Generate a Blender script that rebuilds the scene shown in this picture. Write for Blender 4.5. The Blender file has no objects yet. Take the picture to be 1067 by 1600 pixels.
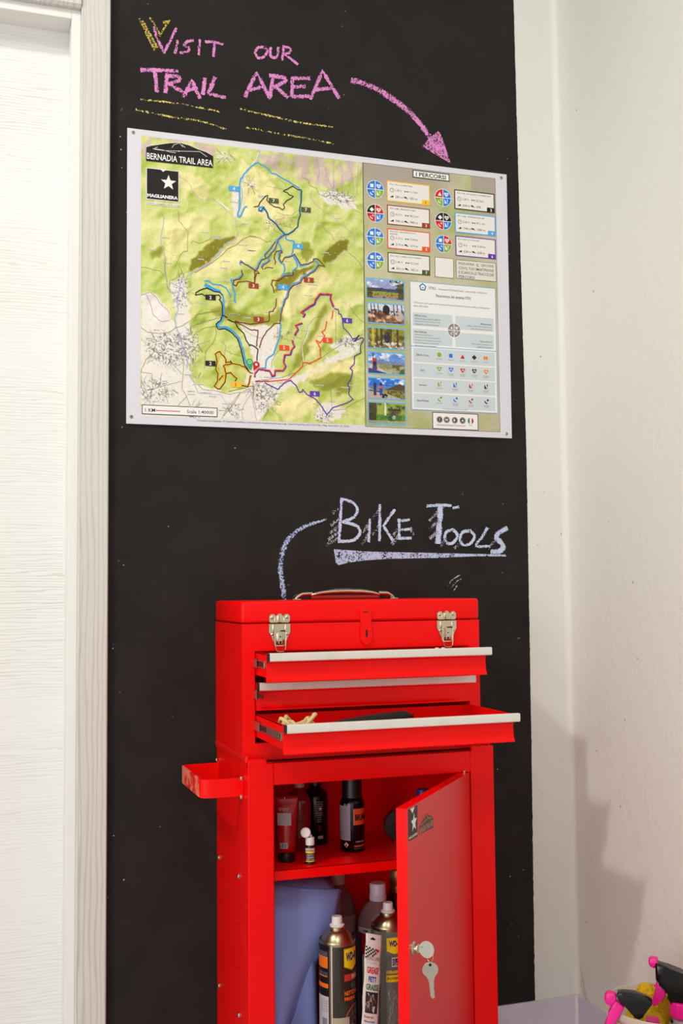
import bpy, bmesh, math, random
import numpy as np
from mathutils import Vector, Matrix
S = bpy.context.scene
COL = S.collection
pi = math.pi
# ---------------------------------------------------------------- camera
cam_data = bpy.data.cameras.new('camera')
cam = bpy.data.objects.new('camera', cam_data); COL.objects.link(cam); S.camera = cam
YAW, PITCH, ROLL, FPX = .3298, .0691, -.0097, 1743.3
_F = Vector((math.sin(YAW)*math.cos(PITCH), math.cos(YAW)*math.cos(PITCH), math.sin(PITCH)))
_R = Vector((math.cos(YAW), -math.sin(YAW), 0)); _U = _R.cross(_F)
_R2 = _R*math.cos(ROLL)+_U*math.sin(ROLL); _U2 = -_R*math.sin(ROLL)+_U*math.cos(ROLL)
_m = Matrix((( _R2.x, _U2.x, -_F.x, 0.0), (_R2.y, _U2.y, -_F.y, -2.5947), (_R2.z, _U2.z, -_F.z, 1.15), (0, 0, 0, 1)))
cam.matrix_world = _m
cam_data.sensor_fit = 'VERTICAL'; cam_data.sensor_height = 36; cam_data.sensor_width = 24
cam_data.lens = FPX/1600*36
cam_data.clip_start = .05
# ---------------------------------------------------------------- world, lamps, exposure
w = bpy.data.worlds.new('world'); S.world = w; w.use_nodes = True
w.node_tree.nodes['Background'].inputs[0].default_value = (.9, .93, 1, 1)
w.node_tree.nodes['Background'].inputs[1].default_value = .3
def lamp(name, kind, loc, energy, col, target=None, size=.1, size_y=None):
    l = bpy.data.lights.new(name, kind); l.energy = energy; l.color = col
    if kind == 'AREA':
        l.size = size
        if size_y: l.shape = 'RECTANGLE'; l.size_y = size_y
    else: l.shadow_soft_size = size
    o = bpy.data.objects.new(name, l); COL.objects.link(o); o.location = loc
    if target is not None:
        o.rotation_euler = (Vector(target)-Vector(loc)).to_track_quat('-Z', 'Y').to_euler()
    return o
_k = lamp('ceiling_spot_lamp', 'SPOT', (-1.7, -1.65, 3.75), 900, (1, .975, .94), (1.4, -.1, .5), size=.09)
_k.data.spot_size = math.radians(74); _k.data.spot_blend = 1.0
lamp('overhead_fill_light', 'AREA', (-.3, -4.2, 4.8), 260, (1, .985, .96), (.9, -.2, 1.0), 1.1, 1.1)  # added unseen fill, set to lighten the shaded corner right of the cabinet
lamp('rear_fill_light', 'AREA', (-.8, -5.9, 1.5), 150, (.96, .98, 1), (.3, 0, 1.1), 3.2, 2.6)  # added frontal fill behind the camera; the front wall has no window
lamp('side_fill_light', 'AREA', (-3.9, -4.0, 1.3), 640, (.95, .96, 1), (1.5, -.3, .6), 2.6, 2.0)  # added fill from the left for the lower right wall; no window there
S.view_settings.view_transform = 'Standard'; S.view_settings.look = 'None'
S.view_settings.gamma = 1; S.view_settings.use_curve_mapping = False
S.view_settings.exposure = -2.17
S.cycles.max_bounces = 8; S.cycles.transparent_max_bounces = 24
# ---------------------------------------------------------------- measured tables (millimetres on the trail sign, metres on the wall)
X0,ZT=.361,2.245
ROUTES={'blue4':[(2.6,[(316.8,49.8),(302.9,59.4),(290.2,74.5),(281.2,84.6),(273.9,96.2),(271.0,112.6),(270.2,127.0),(270.9,148.5),(270.1,162.8),(269.3,175.4),(265.7,188.3),(269.3,192.2),(275.4,185.5),(279.0,176.2),(284.5,164.9),(289.9,162.6)]),(2.6,[(316.8,49.8),(330.2,56.2),(341.1,61.5),(352.0,72.9),(363.0,73.5),(375.9,81.1),(394.3,88.1),(407.2,95.8),(420.2,101.7),(425.7,108.4),(425.5,139.4),(423.5,154.2),(425.2,168.5),(420.3,183.6),(419.4,198.2),(408.2,210.2),(393.4,220.6),(384.2,221.5)]),(3.4,[(333.3,160.6),(320.6,161.9),(318.8,169.3),(326.0,171.4),(333.3,163.5),(340.5,175.3),(345.9,187.4),(360.5,196.8),(372.1,210.0),(384.2,221.5)]),(2.6,[(384.6,222.6),(373.5,229.1),(361.1,242.4),(347.3,262.6),(332.2,278.7),(336.2,287.7),(325.3,290.0),(317.7,300.6),(313.3,312.5),(307.6,319.7),(300.9,313.6),(295.5,311.4)]),(2.6,[(387.3,223.7),(368.0,237.7),(362.4,254.4),(355.5,265.8),(345.8,277.5),(342.2,295.3),(328.0,301.9),(323.9,311.6)]),(2.6,[(367.1,241.8),(374.7,258.7),(377.4,265.2),(368.6,269.2),(367.7,286.3),(374.5,296.5),(382.2,298.5),(384.0,310.5),(382.0,318.8),(377.0,330.0)]),(2.6,[(387.3,226.4),(387.3,234.6),(396.9,237.7),(408.0,238.0),(405.0,265.4),(399.4,275.4),(384.2,280.8)]),(2.2,[(406.3,274.8),(415.9,297.0),(415.8,302.4),(404.7,311.5),(401.9,322.5),(388.1,323.7),(378.4,327.1)]),(2.6,[(407.7,273.3),(418.7,290.0),(424.2,300.3),(443.7,293.2),(456.4,285.3),(460.6,279.5),(471.8,290.8),(457.6,307.0),(440.7,319.3),(426.8,327.2),(421.7,338.4),(403.1,347.2),(393.9,356.9),(390.5,369.2),(387.7,380.2),(381.6,386.1),(377.1,405.2)]),(2.6,[(374.7,405.5),(372.1,429.5),(371.9,453.3),(369.4,479.6),(364.4,494.2),(357.0,513.5),(354.6,523.2),(342.5,531.0),(335.2,540.8),(333.9,558.5),(318.3,559.4)]),(2.4,[(184.0,356.8),(192.8,354.7),(204.5,362.5),(222.1,362.5),(236.8,368.7),(245.6,382.7),(248.5,391.3)]),(6,[(184.6,364.7),(195.7,369.0),(207.4,375.4),(223.5,379.1)]),(3.0,[(248.6,347.2),(253.0,364.5),(258.9,381.7),(257.4,399.4),(261.8,402.0)]),(2.6,[(295.5,309.3),(284.4,307.2),(274.0,298.4),(271.0,304.0),(272.5,309.8)]),(2.6,[(275.4,321.3),(276.9,333.0),(270.9,338.0),(260.5,346.2),(248.6,348.6)]),(3.2,[(227.9,385.5),(230.8,398.5),(231.3,433.6),(227.7,448.5),(216.6,458.6),(219.5,466.5),(233.6,464.1),(254.2,474.4),(268.9,489.0),(277.1,515.4),(283.0,541.4),(286.5,550.0),(294.5,561.9)]),(2.4,[(229.8,423.2),(229.8,436.1),(223.9,447.0),(215.0,458.1),(215.6,465.1),(237.9,463.6),(256.8,475.2),(268.6,488.5),(275.6,511.5),(282.2,534.5),(285.0,546.0),(296.8,565.3)])],'green7':[(1.9,[(306.1,162.7),(317.0,159.8),(324.3,146.4),(335.3,132.6),(341.9,130.1),(338.9,141.3),(348.0,151.1),(360.7,157.0),(371.7,157.7),(379.1,162.4),(384.6,156.4),(381.0,147.7),(390.3,137.6),(401.4,131.0),(407.0,125.0),(395.9,122.5),(392.2,117.4),(381.2,115.0),(392.3,108.4),(405.3,99.6),(420.1,107.1),(426.8,106.4),(428.3,109.9),(427.3,139.2),(422.7,154.2),(424.1,172.3),(419.6,183.6),(417.6,200.2),(404.5,214.9),(393.4,223.2),(384.2,224.0),(371.4,211.9),(362.3,199.5),(355.0,193.7),(343.0,187.0),(340.5,173.5),(333.3,165.3),(331.5,160.8),(324.2,171.6),(318.8,169.3)])],'brown3':[(1.6,[(385.9,223.8),(374.9,230.3),(367.1,239.1),(361.8,255.8),(359.6,264.1),(351.3,271.6),(347.2,278.7),(336.2,287.7),(325.3,292.7),(319.9,302.6),(315.7,315.0),(309.0,320.1),(300.9,315.4),(295.5,313.2)]),(1.6,[(361.1,243.8),(347.3,263.9),(333.6,279.4),(336.2,287.7)]),(1.6,[(345.8,289.6),(344.4,293.7),(330.7,303.8),(325.8,311.4),(329.3,315.7)]),(1.6,[(353.8,309.6),(344.3,309.1),(336.1,310.6),(332.0,314.9)]),(1.9,[(358.0,300.6),(360.8,293.7),(356.7,285.9),(358.1,277.7),(362.3,267.9),(373.3,264.2),(377.9,268.4),(371.9,272.5),(370.4,284.7),(375.0,294.6),(378.6,292.1),(382.8,282.3),(399.4,277.3),(409.1,270.5),(416.0,280.7),(424.2,295.7),(443.7,291.9),(457.8,283.8),(457.9,277.6),(467.7,276.7),(477.5,284.8),(487.2,294.9),(471.8,292.2),(459.0,309.6),(442.1,322.4),(430.1,329.6),(424.4,340.9),(405.0,350.0),(396.6,358.8),(392.7,369.1),(391.0,380.0),(385.5,385.8),(379.8,405.0)]),(1.9,[(405.2,314.1),(404.6,323.6),(393.6,324.5),(382.5,327.3),(374.2,335.6),(366.0,340.3),(352.3,340.0),(349.5,351.0),(353.6,358.7),(356.2,371.9)]),(1.9,[(361.6,384.9),(360.1,406.4)]),(1.9,[(307.6,321.0),(315.7,321.7),(319.8,325.3),(311.6,327.3),(308.9,338.3),(307.5,350.4)]),(1.9,[(271.9,304.4),(275.2,302.0),(293.4,311.1),(308.2,319.5),(308.1,333.4),(306.7,350.8),(290.6,348.1),(266.4,351.4),(262.4,361.6),(254.4,359.6),(255.2,349.7),(262.4,345.7),(269.6,345.1),(278.5,333.2),(274.6,321.5)]),(1.9,[(258.0,448.2),(271.1,455.5),(284.1,460.5),(296.0,466.7),(315.1,466.6),(313.8,487.9),(311.4,506.9)]),(1.9,[(258.0,448.2),(275.8,450.0),(294.9,453.4),(318.8,448.7),(342.9,442.3),(343.8,419.7),(352.7,417.8),(358.9,406.7)]),(1.9,[(318.5,510.0),(324.6,489.6),(335.5,470.0),(357.4,447.2),(370.8,446.3),(372.6,429.5),(378.3,405.3)])],'black2':[(2.0,[(227.9,387.0),(222.0,381.0),(204.4,378.6),(189.9,372.4),(181.1,375.5),(172.4,379.6),(163.7,385.6),(162.2,392.1),(169.5,390.1),(178.2,387.9),(184.0,391.8),(201.5,389.0),(219.1,387.1),(223.5,393.2),(220.5,399.3),(225.5,404.8),(227.8,413.4),(227.8,433.8),(223.6,448.7),(212.5,458.3),(212.5,464.1),(217.4,471.0),(234.2,468.5),(250.6,477.3),(264.8,491.3),(273.3,515.7),(278.8,541.7),(281.7,553.2),(292.4,567.8)]),(2.0,[(228.6,436.2),(234.5,438.6),(239.2,441.3)]),(2.0,[(240.3,445.9),(249.8,449.4),(258.0,451.2),(262.7,459.6),(268.6,467.4),(279.3,476.0),(285.2,492.1),(294.6,506.8),(295.8,503.6),(306.6,507.2),(314.9,513.7),(312.4,542.1)]),(1.7,[(302.7,573.6),(294.4,571.3),(281.4,558.4),(266.0,554.1),(250.6,552.2),(246.0,544.8),(249.5,550.4),(242.4,548.9),(235.4,551.2),(235.9,543.0),(230.7,535.2),(223.7,530.3),(221.4,524.8),(215.5,526.8),(209.7,531.8),(212.0,536.8),(214.8,550.1),(210.8,567.7),(216.6,577.8),(215.4,596.4),(207.2,609.5),(215.3,615.4),(221.6,615.1),(233.4,597.8),(235.8,576.8)]),(1.7,[(218.9,593.9),(228.3,582.3)]),(1.7,[(235.8,576.8),(233.0,565.3),(229.5,559.0),(235.4,555.9),(249.5,553.2)]),(1.7,[(235.8,576.8),(247.1,574.5),(256.4,583.1),(262.6,588.1),(257.8,594.7)]),(1.7,[(297.2,578.6),(289.5,606.6),(274.1,603.9)])],'yellow1':[(4.2,[(296.7,573.5),(290.8,566.8),(280.2,559.9),(266.0,555.3),(251.8,552.6),(242.4,549.6),(235.4,551.2),(235.4,543.1),(229.5,535.3),(223.7,530.9),(221.4,526.4),(215.5,528.6),(210.8,531.7),(212.5,536.3),(215.5,550.0),(211.9,566.5),(217.7,577.7),(216.1,596.4),(209.1,608.8),(215.3,613.1),(221.2,612.8),(232.4,597.8),(235.3,576.8),(221.2,591.5)]),(4.2,[(235.3,576.8),(230.7,558.4),(247.1,555.2)]),(4.2,[(235.3,576.3),(247.1,573.8),(256.4,582.6),(263.0,586.9),(259.2,593.0)]),(4.2,[(297.2,577.0),(290.0,604.2),(275.3,602.6)])],'purple6':[(3.2,[(306.8,582.6),(307.4,572.9),(317.9,562.3),(344.3,565.3),(350.3,577.9),(357.5,576.1),(357.6,564.3),(377.6,563.2),(384.9,551.8),(380.1,541.7),(383.3,524.4),(396.7,522.4),(400.2,510.9),(407.6,501.5),(403.3,492.9),(403.4,486.0)]),(3.2,[(408.1,473.2),(417.4,459.2),(410.1,449.2),(428.6,442.0)]),(3.6,[(429.9,427.5),(434.6,419.7),(425.7,415.8),(440.9,404.2),(459.3,393.0),(462.8,381.5),(475.1,366.1),(503.6,365.4),(501.0,376.2),(509.6,396.2)]),(2.0,[(510.2,398.6),(521.2,400.8),(522.6,411.3),(528.0,412.4),(530.4,418.3),(534.9,446.8),(550.5,460.9),(558.3,472.5),(569.5,468.8),(576.0,461.6),(567.9,473.4),(561.5,478.4),(580.7,468.0),(587.0,469.1),(587.6,472.8),(578.8,490.9),(580.2,506.0),(562.6,516.2),(562.4,534.3),(551.2,547.1),(557.5,552.8),(554.1,571.0),(544.4,588.1),(549.1,598.4),(547.3,613.5),(558.3,625.1),(540.8,634.9),(504.6,648.5),(488.9,665.6),(472.0,641.0),(456.7,626.8),(438.3,618.7),(427.6,605.9),(426.1,611.9),(418.4,613.8),(410.9,597.8),(397.2,585.2),(383.5,590.4),(363.7,609.0),(344.1,599.7),(332.2,594.5)])],'orange5':[(1.9,[(306.8,580.2),(307.1,571.1),(317.3,560.6),(344.3,563.2),(350.9,575.2),(355.7,573.8),(356.4,562.6),(377.6,561.4),(383.1,551.0),(378.3,541.8),(380.9,522.7),(395.5,520.4),(398.6,510.4),(405.7,501.0),(401.5,492.4),(401.9,485.2)]),(1.9,[(406.2,472.7),(415.5,458.7),(408.2,448.4),(426.7,440.6)]),(2.0,[(428.1,426.1),(432.8,418.6),(423.8,414.5),(439.1,402.9),(457.4,390.7),(460.9,379.9),(473.5,364.1),(504.8,363.2),(502.5,374.9),(510.8,394.9)]),(2.0,[(507.9,403.3),(503.6,426.2)]),(2.0,[(491.0,433.1),(486.1,454.6),(478.3,459.6),(486.0,469.6),(473.4,488.5),(462.6,481.6),(473.3,500.5),(474.6,524.4),(445.0,542.5),(442.0,538.8),(428.1,540.5),(426.5,551.0),(391.1,584.0),(341.2,591.1),(308.2,592.8)])],'rose':[(1.8,[(308.2,592.8),(326.2,591.2),(341.2,589.3)])]}
TAGS=[('4','blue4',256.6,122.4),('7','green7',356.4,141.9),('7','green7',439.1,156.2),('4','blue4',418.3,249.8),('3','brown3',304.8,358.3),('3','brown3',445.2,332.6),('3','brown3',317.0,440.2),('4','blue4',378.9,355.4),('5','orange5',381.0,506.1),('5','orange5',492.8,480.3),('6','purple6',544.6,427.3),('6','purple6',458.3,615.4),('2','black2',198.6,395.1),('2','black2',198.3,555.0),('1','yellow1',261.6,602.9)]
PINS=[('green',[(294.5,546.0),(297.3,566.9)]),('red',[(310.7,551.6),(303.9,567.2)])]
ROADS={'grey':[(1.6,[(106.2,85.1),(127.0,109.1),(140.0,115.6),(150.5,125.0),(155.7,140.3),(171.4,154.6),(182.0,158.7),(203.1,152.5),(219.0,160.2),(240.2,179.3)]),(2.0,[(79.3,196.0),(87.0,210.9),(84.5,234.7),(79.4,256.0),(80.7,276.8),(88.4,299.5),(87.2,330.9),(88.5,349.0),(94.9,361.5),(93.6,379.7),(109.1,394.4)]),(2.4,[(261.6,198.7),(262.8,219.9),(268.2,227.4),(261.4,246.8),(240.0,256.8),(229.3,271.0),(218.7,290.5),(197.5,308.3),(176.5,323.3),(145.2,344.3),(137.4,358.0)]),(1.0,[(134.8,347.7),(124.5,327.7),(121.9,314.9)]),(1.2,[(32.7,402.1),(55.1,393.2),(69.3,405.0),(80.6,421.4),(94.8,431.8),(100.5,442.9)]),(1.2,[(46.7,401.0),(55.2,420.4),(60.9,445.8),(80.7,461.6),(100.5,457.3)]),(1.3,[(91.8,305.1),(89.0,331.3),(91.9,354.2),(94.8,377.1),(109.0,393.3)]),(1.0,[(149.2,471.3),(181.0,454.6),(221.9,443.0),(224.9,428.2)]),(1.0,[(198.4,499.9),(169.4,510.4),(154.9,528.7),(146.3,543.6)]),(1.0,[(33.3,631.5),(55.7,658.7)]),(1.0,[(31.8,601.9),(55.7,655.9)]),(1.2,[(31.8,584.9),(58.3,586.3),(61.2,621.6),(44.4,628.1)]),(1.0,[(44.4,628.1),(129.1,601.1)]),(1.0,[(86.5,603.3),(96.5,656.9)]),(1.3,[(95.0,548.6),(112.0,564.8),(129.1,583.9)]),(1.0,[(224.3,688.7),(236.0,665.1),(271.4,620.0)]),(1.0,[(294.2,624.7),(274.2,663.4),(277.1,688.0)]),(1.0,[(486.5,418.4),(458.4,426.4),(442.7,448.5),(436.3,475.8),(426.9,497.3),(428.2,536.0)]),(1.4,[(587.2,458.5),(555.1,477.3),(523.4,491.3),(504.4,504.6),(473.0,527.4),(435.8,544.5),(408.0,566.9),(368.4,580.8),(308.2,591.3)]),(1.0,[(325.7,688.4),(340.8,661.5),(337.9,638.2),(347.0,623.1),(374.2,618.8)]),(1.0,[(541.6,559.6),(519.4,575.9),(500.4,597.8),(503.1,648.5),(490.4,665.5)]),(1.0,[(514.9,401.2),(514.4,449.7),(514.0,491.9)]),(1.0,[(590.7,429.3),(565.4,409.7),(549.8,386.5)]),(1.0,[(278.4,623.4),(296.2,613.8),(302.1,639.8),(310.8,689.0)]),(1.8,[(456.3,104.6),(450.5,121.7),(467.2,141.9),(489.7,156.1),(512.3,167.6),(526.7,179.9)]),(1.8,[(529.5,182.6),(552.2,196.9),(566.5,209.4),(566.2,228.8),(551.7,241.2),(543.0,255.7),(525.8,264.2),(511.4,277.8),(491.5,293.2)]),(1.3,[(547.3,252.6),(563.0,262.2),(577.2,274.8),(588.6,290.4)]),(0.8,[(347.6,200.5),(358.5,215.7),(383.2,226.8)]),(1.0,[(501.5,110.8),(524.3,109.7),(550.1,108.3),(573.1,108.6)]),(0.8,[(339.7,106.5),(367.2,108.9),(389.2,111.9)]),(0.8,[(361.3,169.2),(383.3,175.1),(402.7,173.2),(419.5,157.8)]),(1.0,[(154.1,468.1),(181.8,456.9),(207.5,448.2),(223.9,430.7)]),(1.0,[(234.2,551.3),(233.1,528.1),(235.5,509.3),(223.8,498.4)]),(1.0,[(235.4,520.9),(254.3,529.1),(275.5,532.5)]),(1.0,[(271.1,450.8),(285.3,471.0),(304.3,481.5),(328.2,487.0)]),(1.0,[(366.7,513.0),(349.6,540.0),(349.5,558.8)]),(1.0,[(284.6,630.2),(294.2,613.4),(308.5,603.3),(327.7,602.3),(346.7,627.2)])],'white':[(3.5,[(213.7,155.4),(232.3,166.8),(248.2,178.7)]),(3.0,[(447.4,439.2),(439.4,472.7),(426.9,497.3),(429.7,535.9)])],'river':[(4.5,[(321.3,17.4),(317.6,35.3),(306.6,54.6),(288.4,74.8),(280.4,97.2),(278.2,119.0),(279.1,147.6),(273.7,169.6),(270.0,187.9)]),(2.6,[(233.3,265.3),(224.0,279.5),(213.4,288.4),(208.1,299.4),(197.5,310.9),(187.0,318.4),(155.6,338.2),(142.6,347.1),(136.1,363.3)]),(3.4,[(129.1,351.2),(123.3,380.6),(119.1,407.0),(120.5,430.0),(111.9,453.6),(114.8,470.7),(123.4,487.4),(129.1,510.1),(134.8,529.9),(142.0,546.7),(142.9,568.2)]),(1.6,[(143.4,583.1),(157.8,602.5),(169.3,627.8),(198.2,629.3),(221.5,628.2),(236.0,647.7),(238.9,662.1),(262.3,687.2)])],'riverw':[(2.6,[(319.4,24.2),(313.9,41.1),(293.8,70.5),(283.0,86.2),(279.3,111.7),(281.0,140.2),(277.3,162.1),(270.0,184.3)])],'khaki':[(1.8,[(311.8,235.3),(296.4,235.4),(277.5,245.3),(264.0,259.9),(240.0,272.7),(229.3,286.9),(208.1,304.7),(189.6,319.5),(160.8,337.7)]),(1.3,[(120.6,191.7),(121.9,215.3),(134.8,229.8),(145.2,241.9),(142.6,268.4),(142.6,286.8),(132.2,289.1),(124.5,301.6),(116.7,317.9),(114.2,326.0)]),(1.2,[(150.4,267.7),(155.7,260.7),(171.3,265.8),(197.6,252.8),(201.6,247.1)]),(1.2,[(32.5,335.6),(47.7,335.6),(62.9,339.4),(78.2,339.5),(87.2,351.7)]),(1.3,[(121.9,341.0),(116.8,354.5),(101.3,360.9),(100.0,376.6)]),(1.4,[(32.9,479.1),(49.7,489.4),(72.2,490.8),(100.6,486.1),(114.8,473.6),(129.1,469.8),(146.3,457.0)]),(1.4,[(33.2,584.2),(44.3,555.2),(63.9,534.2),(69.4,508.1),(58.1,491.7)]),(1.3,[(152.1,453.7),(163.7,439.9),(192.7,430.5),(221.9,427.0)]),(1.3,[(155.0,496.9),(163.6,481.9),(186.8,468.7),(210.1,464.3)]),(1.3,[(210.1,464.3),(213.0,481.5),(204.2,505.4),(186.7,526.7),(183.8,567.4)]),(1.3,[(134.8,546.3),(132.0,589.5),(129.1,615.4),(140.6,637.7),(149.2,657.4)]),(1.3,[(140.6,637.7),(126.3,652.7),(120.6,660.1)]),(1.6,[(294.3,610.1),(271.4,622.9),(253.6,649.8),(230.1,679.8)]),(1.3,[(146.3,583.0),(163.5,605.1),(180.8,618.6),(209.8,620.0),(244.9,627.0),(271.4,620.0)]),(1.4,[(606.6,619.8),(553.4,637.3),(537.5,650.0),(503.0,654.5)]),(1.3,[(305.2,598.8),(303.6,633.9),(310.9,662.8)]),(1.0,[(479.7,187.5),(489.5,203.0),(506.4,212.4),(511.9,225.6)]),(1.5,[(295.8,236.5),(317.5,237.1),(339.2,247.1),(350.1,240.7)]),(1.3,[(431.3,74.5),(448.0,80.8),(447.9,91.8),(467.6,97.9),(473.1,111.1),(490.0,117.5),(507.2,110.2)]),(1.0,[(507.1,112.9),(524.2,122.2),(549.9,127.8),(567.0,142.6),(590.0,151.4)]),(1.0,[(364.6,82.0),(386.6,95.9),(389.3,106.5)]),(1.3,[(156.4,456.4),(167.9,437.0),(195.8,432.7),(221.6,423.8)]),(1.5,[(301.4,592.0),(303.7,629.3)]),(1.5,[(154.0,583.5),(167.8,591.9),(174.8,577.7)]),(2.2,[(242.2,620.6),(270.5,612.2),(303.8,603.5)])],'lilac':[(1.0,[(468.3,17.9),(472.3,39.5),(476.4,55.6),(467.7,86.9)]),(1.0,[(490.8,40.1),(496.2,67.1),(507.3,93.6),(510.1,104.3)]),(1.0,[(512.3,21.0),(512.0,54.3),(512.9,101.2)]),(1.0,[(529.5,21.7),(536.3,51.5),(535.8,98.8)]),(1.0,[(552.5,19.0),(559.4,43.3),(564.8,81.7),(564.5,104.0)]),(1.0,[(579.9,24.2),(576.6,60.9),(573.2,103.1)])]}
REGIONS=[('white',5,[(31.2,400.3),(50.6,391.2),(77.8,412.0),(96.0,433.7),(105.1,456.1),(141.8,476.7),(154.1,499.0),(147.9,545.5),(154.0,591.2),(169.4,605.7),(200.2,615.0),(234.4,621.0),(278.4,615.8),(310.2,598.6),(325.8,675.9),(309.8,692.1),(32.0,695.5)]),('white',4,[(95.9,364.5),(138.7,361.0),(149.5,422.1),(151.0,499.2),(123.4,500.9),(115.8,440.0)]),('white',4,[(263.2,445.1),(310.9,449.6),(359.1,454.2),(375.4,437.2),(368.6,485.2),(350.5,533.7),(358.3,580.4),(423.4,569.1),(506.5,516.5),(574.3,480.1),(577.4,501.0),(489.5,549.6),(423.2,589.7),(374.3,614.2),(341.8,659.6),(309.8,692.1),(278.5,600.2),(302.5,536.5),(286.8,490.5)]),('white',3,[(455.5,654.7),(488.7,634.2),(538.6,647.9),(521.6,675.8),(488.2,688.2),(463.5,678.1)]),('white',3,[(473.5,103.4),(502.0,103.6),(561.3,110.4),(574.6,145.2),(535.5,141.0),(496.7,133.6)]),('white',3,[(498.4,493.0),(540.6,466.1),(574.4,463.9),(577.7,479.9),(523.3,507.5)]),('white',2,[(254.8,114.5),(270.6,128.6),(264.1,192.9),(254.5,193.9)]),('pinkw',4,[(44.6,399.3),(70.2,400.4),(96.0,433.7),(105.1,456.1),(70.4,473.8),(50.7,444.6)]),('rock',7,[(414.3,9.1),(593.4,10.8),(592.7,68.9),(544.7,74.3),(510.5,102.7),(476.9,90.0),(427.0,82.5),(402.3,65.8)]),('rock',6,[(319.3,27.0),(377.9,20.0),(427.2,49.9),(402.2,78.8),(361.3,67.2),(332.1,44.8)]),('rock',4,[(30.2,38.4),(54.3,19.8),(62.0,42.3),(39.3,76.2)]),('rock',5,[(46.8,20.8),(95.5,10.0),(217.0,26.6),(201.2,49.1),(154.3,23.2)]),('dark',4,[(142.6,339.2),(155.6,304.0),(179.2,283.5),(189.7,266.7),(224.1,250.3),(256.1,240.6),(261.4,246.8),(234.7,265.2),(200.2,305.4),(171.3,326.3)]),('dark',4,[(486.0,274.5),(489.0,255.1),(506.1,239.9),(531.9,223.7),(554.8,224.3),(545.9,247.2),(522.9,265.8),(488.7,290.7)]),('dark',3,[(360.5,344.8),(377.0,327.3),(404.7,314.2),(438.1,300.5),(460.5,291.8),(449.2,307.7),(426.8,328.6),(396.1,355.3),(376.8,364.9),(360.3,371.6)]),('dark2',6,[(192.8,426.7),(231.8,412.9),(295.0,430.3),(359.2,425.7),(375.7,389.6),(383.8,388.9),(378.6,437.0),(342.9,452.1),(279.0,454.9),(223.9,444.7)]),('dark2',5,[(425.8,241.2),(442.4,236.5),(458.7,270.5),(438.6,291.6),(425.6,273.5)]),('dark2',6,[(436.3,584.3),(481.1,558.0),(539.5,562.9),(505.6,604.7),(472.4,606.3)]),('dark2',6,[(474.1,414.3),(494.4,380.6),(493.9,437.0),(423.5,545.3),(390.7,578.7),(423.8,505.6)]),('dark2',6,[(523.1,523.6),(565.1,537.3),(552.6,602.4),(513.8,620.2)]),('dark2',6,[(54.9,298.7),(85.2,280.6),(80.7,304.1),(55.0,314.1)]),('dark2',6,[(92.8,248.9),(120.3,230.7),(108.0,263.0),(89.7,272.4)]),('cream',7,[(154.1,344.3),(216.4,292.1),(263.9,240.4),(344.2,224.8),(311.6,283.6),(263.6,319.4),(200.7,348.2)]),('cream',7,[(359.4,390.8),(425.2,321.7),(483.5,292.6),(508.3,331.0),(466.2,366.6),(408.1,419.0),(383.5,436.7)]),('cream',7,[(440.3,496.6),(507.8,379.6),(533.0,377.7),(507.0,460.3),(456.6,527.5)]),('cream',7,[(439.9,544.4),(573.8,520.6),(573.2,569.1),(506.1,556.6),(439.6,592.0)]),('cream',7,[(272.5,48.6),(312.6,60.0),(377.3,117.1),(360.7,167.1),(280.0,191.3),(277.0,128.0)]),('cream',8,[(56.0,97.5),(154.2,94.1),(201.0,120.4),(185.3,169.4),(154.2,141.3),(92.6,132.3)]),('cream',7,[(85.1,226.4),(131.0,190.7),(200.9,199.2),(138.7,267.9),(95.9,333.7)]),('cream',7,[(357.9,658.9),(406.7,617.4),(472.3,622.2),(455.5,654.7),(390.0,688.9)]),('cream',6,[(312.1,172.1),(377.2,133.2),(409.9,162.1),(376.8,197.6),(344.2,216.8)])]
TOWNS=[(96.1,525.6,52.7,42.0,0.5),(128.0,385.1,18.6,37.5,0.4),(154.0,675.4,18.6,18.0,0.25),(70.6,625.9,38.75,27.0,0.3),(527.3,114.0,40.300000000000004,15.0,0.5),(318.1,613.8,18.6,21.0,0.4),(480.1,669.5,21.7,15.0,0.5),(548.8,481.8,27.900000000000002,12.0,0.45),(254.7,663.4,15.5,15.0,0.4),(383.2,476.4,31.0,12.0,0.15),(299.5,106.3,12.4,12.0,0.25),(360.5,199.2,46.5,6.0,0.1),(232.7,45.4,21.7,12.0,0.3),(154.0,514.4,18.6,45.0,0.3),(342.0,636.1,31.0,30.0,0.2)]
WHEELS=[(623.7,83.8,'bbbg','s'),(811.1,85.7,'rbgb','t'),(622.9,145.8,'krrb','d'),(811.1,147.4,'kkrb','d'),(622.1,206.9,'bbbg','s'),(811.0,207.8,'brbg','s'),(621.9,268.5,'bbbg','s')]
CARDS=[(655.0,56.9,774.2,110.7),(843.2,59.6,959.1,111.8),(655.1,119.7,773.2,171.4),(843.8,120.4,960.7,174.0),(654.7,181.1,772.6,233.6),(844.1,181.9,960.0,235.8),(655.0,242.9,771.6,294.9)]
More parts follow.
